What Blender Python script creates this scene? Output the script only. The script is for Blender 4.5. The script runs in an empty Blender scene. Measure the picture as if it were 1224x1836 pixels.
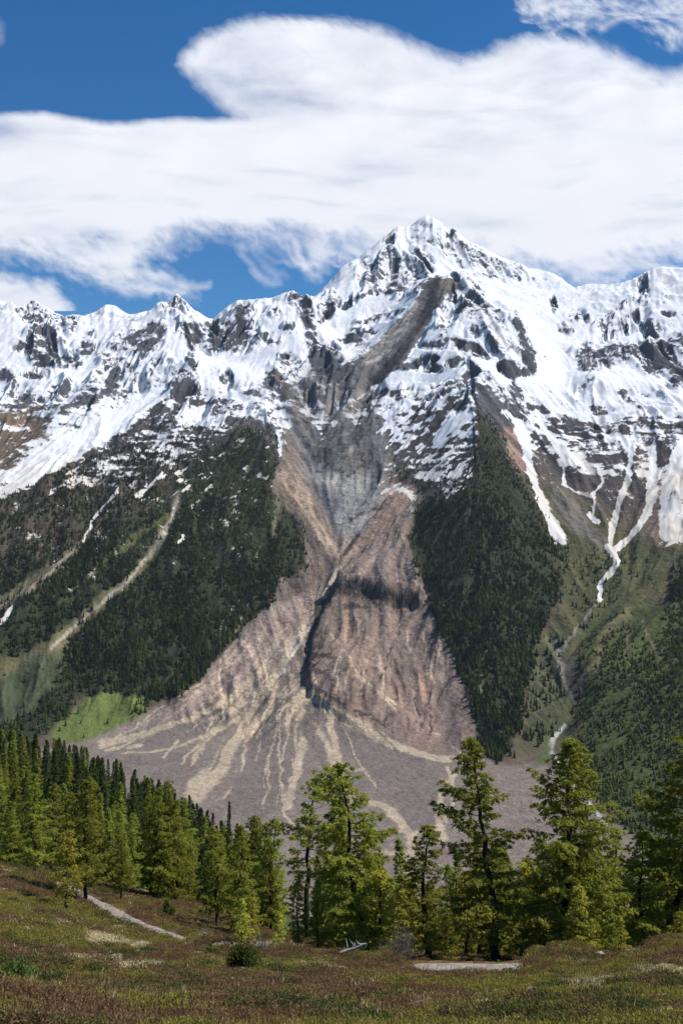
import bpy, math, random
import numpy as np
from mathutils import Vector, Euler, Matrix

SC = bpy.context.scene
COL = SC.collection
F = 1860.0                      # focal length in photo pixels, photo 1224 x 1836, level camera at the origin

# ------------------------------------------------------------------ camera, light, sky
cam_d = bpy.data.cameras.new('camera')
cam = bpy.data.objects.new('camera', cam_d)
COL.objects.link(cam)
SC.camera = cam
cam.location = (0, 0, 0)
cam.rotation_euler = (math.radians(90), 0, 0)
cam_d.sensor_fit = 'VERTICAL'
cam_d.sensor_height = 36.0
cam_d.lens = 36.0 * F / 1836.0
cam_d.clip_start = 0.1
cam_d.clip_end = 90000

SUN_AZ = 84.0                   # degrees to the right of the view direction
SUN_EL = 52.0
sa, se = math.radians(SUN_AZ), math.radians(SUN_EL)
sun_dir = Vector((math.sin(sa) * math.cos(se), math.cos(sa) * math.cos(se), math.sin(se)))
sun_d = bpy.data.lights.new('sun', 'SUN')
sun_d.energy = 4.8
sun_d.angle = math.radians(0.53)
sun_d.color = (1.0, 0.955, 0.89)
sun = bpy.data.objects.new('sun', sun_d)
COL.objects.link(sun)
sun.location = sun_dir * 300
sun.rotation_euler = (-sun_dir).to_track_quat('-Z', 'Y').to_euler()

world = bpy.data.worlds.new('World')
SC.world = world
world.use_nodes = True
wn = world.node_tree
wn.nodes.clear()
wo = wn.nodes.new('ShaderNodeOutputWorld')
wb = wn.nodes.new('ShaderNodeBackground')
ws = wn.nodes.new('ShaderNodeTexSky')
ws.sky_type = 'NISHITA'
ws.sun_disc = False
ws.sun_elevation = se
ws.sun_rotation = sa
ws.altitude = 2200
ws.air_density = 1.0
ws.dust_density = 0.15
ws.ozone_density = 3.0
wh = wn.nodes.new('ShaderNodeHueSaturation')
wh.inputs['Saturation'].default_value = 1.36
wh.inputs['Value'].default_value = 1.0
wb.inputs['Strength'].default_value = 0.10
wn.links.new(ws.outputs[0], wh.inputs['Color'])
wn.links.new(wh.outputs[0], wb.inputs['Color'])
wn.links.new(wb.outputs[0], wo.inputs['Surface'])

SC.view_settings.view_transform = 'Standard'
SC.view_settings.look = 'None'
SC.view_settings.exposure = 0.20
SC.view_settings.gamma = 1.0
SC.view_settings.use_curve_mapping = False
SC.render.engine = 'CYCLES'
SC.cycles.max_bounces = 6
SC.cycles.transparent_max_bounces = 12
SC.cycles.volume_bounces = 0

# ------------------------------------------------------------------ helpers
rng = np.random.RandomState(7)
_tex = rng.rand(512, 512).astype(np.float32)

def vnoise(x, y, seed=0):
    """smooth periodic value noise, -1..1, feature size 1 unit"""
    x = np.asarray(x, np.float32) + seed * 37.31
    y = np.asarray(y, np.float32) + seed * 91.77
    xi = np.floor(x); yi = np.floor(y)
    fx = x - xi; fy = y - yi
    fx = fx * fx * (3 - 2 * fx); fy = fy * fy * (3 - 2 * fy)
    xi = xi.astype(np.int64) & 511; yi = yi.astype(np.int64) & 511
    x1 = (xi + 1) & 511; y1 = (yi + 1) & 511
    a = _tex[yi, xi]; b = _tex[yi, x1]; c = _tex[y1, xi]; d = _tex[y1, x1]
    return ((a + (b - a) * fx) * (1 - fy) + (c + (d - c) * fx) * fy) * 2 - 1

def fbm(x, y, size, octs=5, gain=0.5, seed=0, ridged=False):
    s = 0; amp = 1.0; tot = 0; c, sn = 0.8, 0.6
    x = x / size; y = y / size
    for k in range(octs):
        n = vnoise(x, y, seed + k * 3)
        if ridged:
            n = 1 - 2 * np.abs(n)
        s = s + n * amp; tot += amp
        amp *= gain
        x, y = (x * c - y * sn) * 2.03, (x * sn + y * c) * 2.03
    return s / tot

def sstep(a, b, x):
    t = np.clip((x - a) / (b - a), 0, 1)
    return t * t * (3 - 2 * t)

def P(px, py, d):
    return ((px - 612.0) / F * d, d, -(py - 918.0) / F * d)

def tag(o, label=None, cat=None, group=None, kind=None):
    if label: o['label'] = label
    if cat: o['category'] = cat
    if group: o['group'] = group
    if kind: o['kind'] = kind
    return o

def mesh_from(name, co, faces, smooth=True):
    """faces: (n,3) or (n,4) int array"""
    me = bpy.data.meshes.new(name)
    co = np.asarray(co, np.float32); faces = np.asarray(faces, np.int32)
    n, k = faces.shape
    me.vertices.add(len(co)); me.vertices.foreach_set('co', co.ravel())
    me.loops.add(n * k); me.loops.foreach_set('vertex_index', faces.ravel())
    me.polygons.add(n)
    me.polygons.foreach_set('loop_start', np.arange(0, n * k, k, dtype=np.int32))
    if smooth:
        me.polygons.foreach_set('use_smooth', np.ones(n, bool))
    me.update(calc_edges=True)
    return me

def link(name, me, mat=None, parent=None):
    o = bpy.data.objects.new(name, me)
    COL.objects.link(o)
    if mat is not None and not me.materials: me.materials.append(mat)
    if parent is not None: o.parent = parent
    return o

def grid_faces(nr, nc):
    i = np.arange(nr * nc).reshape(nr, nc)
    return np.stack([i[:-1, :-1], i[:-1, 1:], i[1:, 1:], i[1:, :-1]], -1).reshape(-1, 4)

def fattr(me, name, arr):
    a = me.attributes.new(name, 'FLOAT', 'POINT'); a.data.foreach_set('value', np.asarray(arr, np.float32).ravel())

def cattr(me, name, arr):
    a = me.attributes.new(name, 'FLOAT_COLOR', 'POINT')
    c = np.ones((len(arr), 4), np.float32); c[:, :3] = arr
    a.data.foreach_set('color', c.ravel())

class Mat:
    """tiny node helper"""
    def __init__(s, name):
        s.m = bpy.data.materials.new(name); s.m.use_nodes = True
        s.t = s.m.node_tree; s.t.nodes.clear()
        s.out = s.t.nodes.new('ShaderNodeOutputMaterial')
    def n(s, kind, ins=None, **kw):
        nd = s.t.nodes.new(kind)
        for k, v in kw.items(): setattr(nd, k, v)
        for k, v in (ins or {}).items():
            if hasattr(v, 'is_output') or isinstance(v, bpy.types.NodeSocket): s.t.links.new(v, nd.inputs[k])
            else: nd.inputs[k].default_value = v
        return nd
    def math(s, op, a, b=0.0, clamp=False):
        return s.n('ShaderNodeMath', {0: a, 1: b}, operation=op, use_clamp=clamp).outputs[0]
    def mix(s, f, a, b, blend='MIX'):
        nd = s.n('ShaderNodeMix', data_type='RGBA', blend_type=blend)
        for k, v in ((0, f), (6, a), (7, b)):
            if isinstance(v, bpy.types.NodeSocket): s.t.links.new(v, nd.inputs[k])
            else: nd.inputs[k].default_value = (*v, 1) if isinstance(v, tuple) and len(v) == 3 else v
        return nd.outputs[2]
    def noise(s, vec, scale, detail=4, rough=0.55):
        return s.n('ShaderNodeTexNoise', {'Vector': vec, 'Scale': scale, 'Detail': detail, 'Roughness': rough}).outputs[0]
    def ramp(s, v, a, b, lo=0.0, hi=1.0):
        return s.n('ShaderNodeMapRange', {0: v, 1: a, 2: b, 3: lo, 4: hi}, interpolation_type='SMOOTHSTEP').outputs[0]
    def attr(s, name, kind='GEOMETRY'):
        return s.n('ShaderNodeAttribute', attribute_name=name, attribute_type=kind)
    def surf(s, sh): s.t.links.new(sh, s.out.inputs['Surface'])

# ------------------------------------------------------------------ height fields from ridge and valley lines
def densify(lines, step):
    out = []
    for ln in lines:
        p = [P(*q) for q in ln]
        if len(p) == 1: out.append(p[0]); continue
        for a, b in zip(p[:-1], p[1:]):
            a, b = np.array(a), np.array(b)
            n = max(1, int(np.linalg.norm((b - a)[:2]) / step))
            for k in range(n): out.append(tuple(a + (b - a) * k / n))
        out.append(p[-1])
    pts = np.array(out)
    keep = []; seen = set()
    for i, q in enumerate(pts):                       # drop near duplicates
        key = (round(q[0] / (step * .45)), round(q[1] / (step * .45)))
        if key in seen: continue
        seen.add(key); keep.append(i)
    return pts[keep]

def rbf(pts, smooth=2.0, scale=1000.0):
    A = pts[:, :2] / scale
    n = len(A)
    D = np.sqrt(((A[:, None] - A[None]) ** 2).sum(-1) + 1e-6)
    M = np.zeros((n + 3, n + 3))
    M[:n, :n] = -D + np.eye(n) * smooth / scale
    M[:n, n] = 1; M[:n, n + 1:] = A
    M[n, :n] = 1; M[n + 1:, :n] = A.T
    w = np.linalg.solve(M, np.concatenate([pts[:, 2], np.zeros(3)]))
    def ev(X, Y):
        sh = X.shape; X = (X / scale).ravel().astype(np.float32); Y = (Y / scale).ravel().astype(np.float32)
        out = np.empty(len(X), np.float32)
        ax = A[:, 0].astype(np.float32); ay = A[:, 1].astype(np.float32); ww = w[:n].astype(np.float32)
        for s in range(0, len(X), 20000):
            x = X[s:s + 20000, None]; y = Y[s:s + 20000, None]
            out[s:s + 20000] = -(np.sqrt((x - ax) ** 2 + (y - ay) ** 2 + 1e-6) @ ww)
        return (out + w[n] + w[n + 1] * X + w[n + 2] * Y).reshape(sh)
    return ev

class Grid:
    """regular grid with smooth (cubic B-spline) sampling"""
    def __init__(s, x0, y0, st, Z): s.x0, s.y0, s.st, s.Z = x0, y0, st, Z.astype(np.float32)
    def __call__(s, X, Y):
        u = (X - s.x0) / s.st; v = (Y - s.y0) / s.st
        h, w = s.Z.shape
        u = np.clip(u, 1, w - 3.001); v = np.clip(v, 1, h - 3.001)
        iu = u.astype(np.int64); iv = v.astype(np.int64); fu = u - iu; fv = v - iv
        def wts(f): return ((1 - f) ** 3 / 6, (3 * f ** 3 - 6 * f ** 2 + 4) / 6, (-3 * f ** 3 + 3 * f ** 2 + 3 * f + 1) / 6, f ** 3 / 6)
        wu, wv = wts(fu), wts(fv); out = 0
        for j in range(4):
            for i in range(4): out = out + wu[i] * wv[j] * s.Z[iv + j - 1, iu + i - 1]
        return out
    def lin(s, Z, X, Y):
        u = (X - s.x0) / s.st; v = (Y - s.y0) / s.st
        h, w = Z.shape
        u = np.clip(u, 0, w - 1.001); v = np.clip(v, 0, h - 1.001)
        iu = u.astype(np.int64); iv = v.astype(np.int64); fu = u - iu; fv = v - iv
        return (Z[iv, iu] * (1 - fu) + Z[iv, iu + 1] * fu) * (1 - fv) + (Z[iv + 1, iu] * (1 - fu) + Z[iv + 1, iu + 1] * fu) * fv

VF = -500.0
def floor_py(d): return 918 - VF * F / d
LINES = [
 # skyline left
 [(-420,560,5200),(-250,530,5100),(-120,560,5000),(0,540,4950),(25,546,4900),(60,537,4850),(100,560,4850),(140,572,4850),(195,548,4850),(235,562,4850),(280,545,4800),(320,530,4750),(350,550,4750),(380,570,4750),(405,553,4800),(430,538,4800),(470,530,4850),(525,521,4850),(552,537,4950),(575,524,5250)],
 # summit pyramid
 [(575,524,5250),(610,490,5450),(650,460,5600),(690,420,5720),(705,410,5780),(730,405,5850),(745,397,5880),(762,379,5900),(778,392,5900),(790,398,5900),(806,402,5890),(818,418,5880),(860,435,5850),(900,460,5800),(940,480,5750),(965,486,5700),(1000,500,5650),(1022,516,5600)],
 [(1022,516,5600),(1060,510,5500),(1110,503,5400),(1145,494,5300),(1180,481,5250),(1224,482,5250),(1300,500,5300),(1450,470,5400),(1700,520,5500)],
 # pyramid spur lines
 [(705,410,5780),(708,430,5600),(712,470,5350),(716,520,5100)],
 [(705,412,5780),(670,455,5450),(640,490,5250),(600,530,5050)],
 [(712,415,5780),(745,455,5500),(768,485,5250)],
 [(690,530,5050),(740,515,4980),(775,497,4900)],
 [(640,545,4900),(690,560,4780),(730,530,4850)],
 [(590,590,4700),(640,580,4680),(670,600,4560)],
 [(600,625,4450),(640,640,4330)],
 # glacier saddle right of the spur
 [(840,480,5500),(930,500,5500),(980,520,5400)],
 [(820,510,5150),(880,530,5050),(950,550,4900),(975,600,4600)],
 # scar spur and ridge to the forest nose
 [(775,497,4750),(800,495,4700),(822,500,4650),(840,540,4400),(835,590,4150),(838,640,3900),(858,680,3700),(848,705,3610),(868,735,3510),(852,775,3390),(872,830,3220),(848,900,3040),(872,980,2860),(856,1060,2690),(888,1140,2540),(892,1220,2400),(892,1290,2270),(885,1350,2155)],
 [(840,540,4400),(880,565,4350),(925,575,4300),(940,610,4150),(935,650,4000),(915,690,3850)],
 [(760,560,4420),(740,610,4180),(700,660,4020)],
 [(800,600,4120),(770,660,3930),(760,720,3750)],
 # grey streak gully
 [(785,503,4650),(760,545,4480),(730,590,4300),(700,625,4150),(668,660,4040),(640,690,3960)],
 # left cliff spur of the basin
 [(525,521,4850),(545,560,4650),(560,600,4450),(590,640,4250),(610,660,4150)],
 [(430,538,4800),(445,570,4600),(440,610,4430)],
 [(380,570,4750),(395,600,4550),(380,640,4380)],
 [(420,650,4300),(480,650,4250),(530,670,4120)],
 [(320,530,4750),(335,580,4520),(340,630,4300),(330,670,4080),(320,710,3900),(330,760,3700),(350,800,3550)],
 [(195,548,4850),(215,590,4600),(205,640,4350),(180,700,4050),(120,760,3760),(50,830,3430),(10,870,3250)],
 [(60,537,4850),(85,590,4550),(95,640,4330),(80,700,4080),(60,740,3900),(40,800,3680)],
 [(0,660,4250),(20,700,4100)],
 [(130,640,4420),(140,680,4180)],
 # snow gully left flowing to lower left
 [(320,690,4120),(240,740,3860),(180,780,3650),(110,830,3400),(50,880,3180),(-40,940,2980),(-160,1020,2800)],
 [(300,720,3860),(260,780,3640),(180,840,3380),(100,900,3140),(0,980,2900),(-100,1060,2700)],
 # forested slope left: rib and gully alternation
 [(330,800,3530),(300,860,3300),(280,930,3120),(240,990,2960),(180,1060,2780),(110,1130,2620),(40,1200,2490),(0,1250,2390)],
 [(200,900,3180),(140,980,2960),(60,1050,2790),(-20,1120,2620)],
 [(250,870,3290),(200,930,3100),(150,990,2920),(90,1040,2790),(0,1100,2640)],
 [(400,800,3530),(400,880,3290),(380,960,3060),(350,1040,2860),(300,1120,2690),(240,1190,2540),(180,1250,2420)],
 [(470,770,3540),(490,850,3320),(510,930,3110),(525,990,2990),(500,1050,2850),(440,1120,2690),(380,1190,2540),(300,1250,2420),(230,1290,2330),(180,1320,2240)],
 # central gully
 [(620,700,3900),(610,780,3600),(630,850,3380),(640,900,3260),(625,960,3100),(605,1020,2950),(585,1060,2860),(560,1110,2750),(520,1170,2620),(490,1240,2470),(440,1330,2260)],
 [(520,720,3800),(525,790,3560),(560,880,3300),(585,950,3130)],
 [(560,720,3830),(570,790,3620)],
 [(700,700,3830),(690,790,3560),(695,860,3350),(680,920,3190)],
 [(760,750,3640),(755,830,3380),(745,890,3200)],
 # mound
 [(700,890,3230),(690,960,3040),(690,1020,2880),(685,1050,2820)],
 [(600,1050,2840),(640,1045,2810),(700,1060,2790),(750,1070,2790)],
 [(595,1062,2830),(575,1110,2740),(555,1180,2610),(545,1215,2530)],
 [(585,1098,2785),(650,1092,2768),(740,1098,2770)],
 [(600,1200,2500),(680,1200,2510),(770,1200,2530),(820,1210,2510)],
 [(590,1270,2370),(650,1300,2290),(720,1340,2190),(790,1362,2120),(860,1368,2080)],
 [(745,930,3100),(760,1000,2930),(775,1080,2740),(810,1170,2560),(845,1260,2370),(860,1340,2170)],
 # centre fan
 [(520,1240,2440),(510,1300,2300),(500,1380,2060),(480,1450,1780)],
 [(340,1290,2330),(260,1320,2230),(190,1340,2180)],
 # right valley
 [(960,650,4100),(945,720,3850),(925,770,3600),(945,850,3350),(980,920,3180),(1010,970,3060)],
 [(1050,560,4900),(1000,600,4650),(990,660,4250),(1010,720,3980)],
 [(1180,481,5250),(1160,530,4950),(1150,580,4700),(1140,640,4350)],
 [(1060,620,4420),(1110,640,4380),(1180,650,4330),(1224,680,4200)],
 [(1060,670,4120),(1130,690,4080),(1224,730,3980)],
 [(1010,720,3980),(1080,750,3820),(1150,760,3760),(1224,760,3700)],
 [(1040,820,3500),(1050,880,3310),(1070,940,3170)],
 [(1190,780,3650),(1170,830,3480),(1160,890,3290),(1130,950,3130),(1100,990,3020),(1085,1030,2930),(1072,1075,2830),(1040,1130,2690),(1015,1190,2570),(1020,1240,2470),(1035,1280,2380),(1000,1320,2280),(985,1350,2160)],
 [(1224,860,3300),(1180,950,3080),(1190,1000,2950)],
 [(1100,870,3370),(1110,920,3230)],
 [(990,960,3120),(985,1040,2870),(975,1110,2700),(960,1180,2560),(955,1260,2380),(950,1340,2180)],
 [(1350,900,3200),(1250,980,2950),(1190,1040,2830),(1130,1095,2720),(1090,1120,2640),(1060,1200,2480),(1065,1280,2300),(1060,1340,2120)],
 [(1224,1100,2600),(1190,1200,2400),(1150,1300,2150),(1120,1380,1930)],
 [(1400,1050,2600),(1330,1180,2300),(1280,1300,2000),(1240,1400,1800)],
 [(1045,1370,2030),(1080,1430,1800),(1140,1495,1600),(1200,1560,1440),(1300,1660,1250),(1420,1760,1100)],
]
MARG = []
for px in range(-700, 2100, 200):                      # valley floor, back sides, far margins
    for d in (1060, 1250, 1450, 1700):
        if px < 1000 + (1700 - d) * 0.6 : MARG.append([(px, floor_py(d), d)])
for px in range(-500, 1900, 160):
    MARG.append([(px, 760, 6300)]); MARG.append([(px, 800, 7000)])
for px in range(100, 900, 110):
    for d in (1850, 2000): MARG.append([(px, floor_py(d) - 3, d)])
for px, py, d in [(-400,900,3300),(-400,1200,2500),(-250,1290,2280),(-100,1310,2250),(0,1290,2320),(60,1310,2260),(110,1325,2210),(200,1285,2330),
                  (-400,1340,2100),(-600,1000,3000),(-420,700,4300),(-250,660,4400),(1600,800,4000),(1800,1000,3000),(1500,650,4500),(1700,1300,1900),(1600,1500,1400)]:
    MARG.append([(px, py, d)])
pts = densify(LINES, 55)
pts = np.concatenate([pts, densify(MARG, 55)])
ev = rbf(pts, smooth=3.0)
GX0, GX1, GY0, GY1, GS = -3600.0, 3600.0, 1000.0, 7240.0, 20.0
gx = np.arange(GX0, GX1 + 1, GS); gy = np.arange(GY0, GY1 + 1, GS)
GXX, GYY = np.meshgrid(gx, gy)
vis = np.abs(GXX) < GYY * 0.62 + 400
Z0 = np.full(GXX.shape, VF, np.float32)
Z0[vis] = ev(GXX[vis], GYY[vis])
Z0 = np.maximum(Z0, VF)
G = Grid(GX0, GY0, GS, Z0)
def blur(Z, n=1):
    for _ in range(n):
        Zp = np.pad(Z, 1, mode='edge')
        Z = (Zp[:-2, 1:-1] + Zp[2:, 1:-1] + 2 * Zp[1:-1, 1:-1]) / 4
        Zp = np.pad(Z, 1, mode='edge')
        Z = (Zp[1:-1, :-2] + Zp[1:-1, 2:] + 2 * Zp[1:-1, 1:-1]) / 4
    return Z
Zs = blur(Z0, 3)
DY, DX = np.gradient(Zs, GS)
SL = np.sqrt(DX ** 2 + DY ** 2) + 1e-4
DXn, DYn = DX / (SL + .02), DY / (SL + .02)

def lic(X, Y, size, steps, step, seed=0, aniso=1.0):
    """noise smeared along the fall line of the slope: gullies, ribs, scree streaks"""
    acc = np.zeros(X.shape, np.float32); tot = 0
    for sgn in (-1, 1):
        x, y = X.copy(), Y.copy()
        for k in range(steps):
            w = 0.5 * (1 + math.cos(math.pi * k / steps))
            if k == 0 and sgn == 1: w = 0
            acc += w * vnoise(x / size, y / size, seed); tot += w
            x = x + sgn * step * G.lin(DXn, x, y); y = y + sgn * step * G.lin(DYn, x, y)
    return acc / tot * math.sqrt(tot) * 0.9

# ------------------------------------------------------------------ mountain sheet
cols = np.concatenate([np.arange(-760, -60, 10), np.arange(-60, 1284, 2.0), np.arange(1284, 1990, 10)])
NR = 1060
rows = 1052 * (6900 / 1052) ** np.linspace(0, 1, NR)
PXg, Yg = np.meshgrid(cols, rows)
Xg = (PXg - 612) / F * Yg
base = G(Xg, Yg)
slope = G.lin(SL, Xg, Yg)
l_big = lic(Xg, Yg, 75.0, 9, 26.0, 3)
l_mid = lic(Xg, Yg, 26.0, 10, 11.0, 11)
l_fine = lic(Xg, Yg, 9.0, 9, 5.0, 19)
high = sstep(150, 520, base + 60 * vnoise(Xg / 300, Yg / 300, 5))
onslope = sstep(0.12, 0.45, slope)
rid = fbm(Xg, Yg, 420, 6, 0.52, 23, True)
rid2 = fbm(Xg, Yg, 90, 5, 0.55, 41, True)
crest = np.exp(-((Yg - 5900) / 300) ** 2)
fan = 1 - onslope

# ---- painting canvas: photo regions laid onto the terrain as ground cover
CX0, CY0, CW, CH = -200, 340, 820, 760               # 2 px cells
cyy, cxx = np.mgrid[0:CH, 0:CW].astype(np.float32)
cxx = cxx * 2 + CX0; cyy = cyy * 2 + CY0
def pmask(pts, feather=6):
    pts = np.array(pts, float)
    x0, x1 = pts[:, 0].min() - feather * 2, pts[:, 0].max() + feather * 2
    y0, y1 = pts[:, 1].min() - feather * 2, pts[:, 1].max() + feather * 2
    i0, i1 = max(0, int((x0 - CX0) / 2)), min(CW, int((x1 - CX0) / 2) + 2)
    j0, j1 = max(0, int((y0 - CY0) / 2)), min(CH, int((y1 - CY0) / 2) + 2)
    X = cxx[j0:j1, i0:i1]; Y = cyy[j0:j1, i0:i1]
    ins = np.zeros(X.shape, bool); dist = np.full(X.shape, 1e9, np.float32)
    n = len(pts)
    for k in range(n):
        ax, ay = pts[k]; bx, by = pts[(k + 1) % n]
        if ay != by:
            c = ((ay > Y) != (by > Y)) & (X < (bx - ax) * (Y - ay) / (by - ay) + ax)
            ins ^= c
        dx, dy = bx - ax, by - ay; L = dx * dx + dy * dy + 1e-9
        t = np.clip(((X - ax) * dx + (Y - ay) * dy) / L, 0, 1)
        dist = np.minimum(dist, (X - ax - t * dx) ** 2 + (Y - ay - t * dy) ** 2)
    dist = np.sqrt(dist); sd = np.where(ins, dist, -dist)
    m = np.zeros((CH, CW), np.float32)
    m[j0:j1, i0:i1] = sstep(-feather, feather, sd)
    return m
def lmask(pts, soft=0.5):
    """pts: (x, y, halfwidth)"""
    pts = np.array(pts, float)
    w = pts[:, 2].max() * 2 + 4
    i0, i1 = max(0, int((pts[:, 0].min() - w - CX0) / 2)), min(CW, int((pts[:, 0].max() + w - CX0) / 2) + 2)
    j0, j1 = max(0, int((pts[:, 1].min() - w - CY0) / 2)), min(CH, int((pts[:, 1].max() + w - CY0) / 2) + 2)
    X = cxx[j0:j1, i0:i1]; Y = cyy[j0:j1, i0:i1]; best = np.full(X.shape, 9.0, np.float32)
    for (ax, ay, aw), (bx, by, bw) in zip(pts[:-1], pts[1:]):
        dx, dy = bx - ax, by - ay; L = dx * dx + dy * dy + 1e-9
        t = np.clip(((X - ax) * dx + (Y - ay) * dy) / L, 0, 1)
        d = np.sqrt((X - ax - t * dx) ** 2 + (Y - ay - t * dy) ** 2) / (aw + (bw - aw) * t)
        best = np.minimum(best, d)
    m = np.zeros((CH, CW), np.float32)
    m[j0:j1, i0:i1] = 1 - sstep(1 - soft, 1 + soft, best)
    return m
def emask(x, y, rx, ry, ang=0, feather=0.5):
    a = math.radians(ang); dx, dy = cxx - x, cyy - y
    u = (dx * math.cos(a) + dy * math.sin(a)) / rx; v = (-dx * math.sin(a) + dy * math.cos(a)) / ry
    return 1 - sstep(1 - feather, 1 + feather, np.sqrt(u * u + v * v))

S = np.zeros((CH, CW), np.float32)      # snow density
V = np.zeros((CH, CW), np.float32)      # forest density
C = np.zeros((CH, CW, 3), np.float32)   # bare ground albedo
K = np.zeros((CH, CW), np.float32)      # pale silt of the channels
DKC = np.zeros((CH, CW), np.float32)    # broken dark scarps, plus painted shade on the mound's left edge
DU = np.zeros((CH, CW), np.float32)     # rock dust on snow
T = np.zeros((CH, CW), np.float32)      # streakiness of the colour
def paint(A, m, v):
    if A.ndim == 3: A += (np.array(v, np.float32) - A) * m[..., None]
    else: A += (v - A) * m

ROCK = (0.078, 0.083, 0.097); BROWN = (0.118, 0.088, 0.062); OLIVE = (0.075, 0.068, 0.032)
MAUVE = (0.184, 0.150, 0.127); PINK = (0.30, 0.212, 0.165); TAN = (0.39, 0.318, 0.225); GREY = (0.235, 0.222, 0.212)
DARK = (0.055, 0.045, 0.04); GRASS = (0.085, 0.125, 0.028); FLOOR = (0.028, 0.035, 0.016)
C[:] = BROWN
paint(C, sstep(900, 690, cyy), ROCK)
paint(T, np.ones_like(T), 0.35)
# --- snow zone (lower edge of the mostly white part)
snowzone = pmask([(-210,330),(-210,830),(-60,790),(0,745),(30,700),(70,720),(90,760),(120,740),(150,770),(200,740),(260,700),(310,690),(330,760),(400,775),(430,740),(490,740),(505,800),(512,740),(525,690),(600,655),
                  (640,700),(680,740),(740,790),(790,820),(830,790),(850,690),(860,680),(920,720),(960,760),(1010,800),(1100,810),(1160,800),(1200,760),(1224,750),(1430,800),(1430,330)], 22)
paint(S, snowzone, 0.93)
paint(S, pmask([(400,690),(520,700),(512,760),(430,735),(330,770),(280,700)], 14), 0.74)
# mixed zones
paint(S, pmask([(-210,700),(0,760),(110,730),(200,660),(300,640),(320,690),(180,790),(60,870),(-210,1000)], 16) , 0.66)
paint(S, pmask([(0,880),(60,810),(140,770),(230,720),(300,690),(310,705),(240,760),(180,800),(120,830),(60,865),(20,885)], 8), 0.95)
paint(S, pmask([(100,880),(190,800),(300,740),(340,760),(380,790),(360,830),(260,850),(180,880)], 18), 0.36)
paint(S, pmask([(680,690),(840,690),(850,790),(830,870),(790,880),(740,850),(700,790)], 14), 0.56)
paint(S, pmask([(890,700),(1224,740),(1430,760),(1430,900),(1200,900),(1160,870),(1050,880),(960,830)], 18), 0.62)
paint(S, pmask([(930,690),(1224,690),(1224,745),(1080,760),(960,735)], 10), 0.86)
paint(S, pmask([(1185,880),(1224,800),(1430,780),(1430,960),(1224,975),(1180,975),(1190,930)], 8), 0.8)
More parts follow.
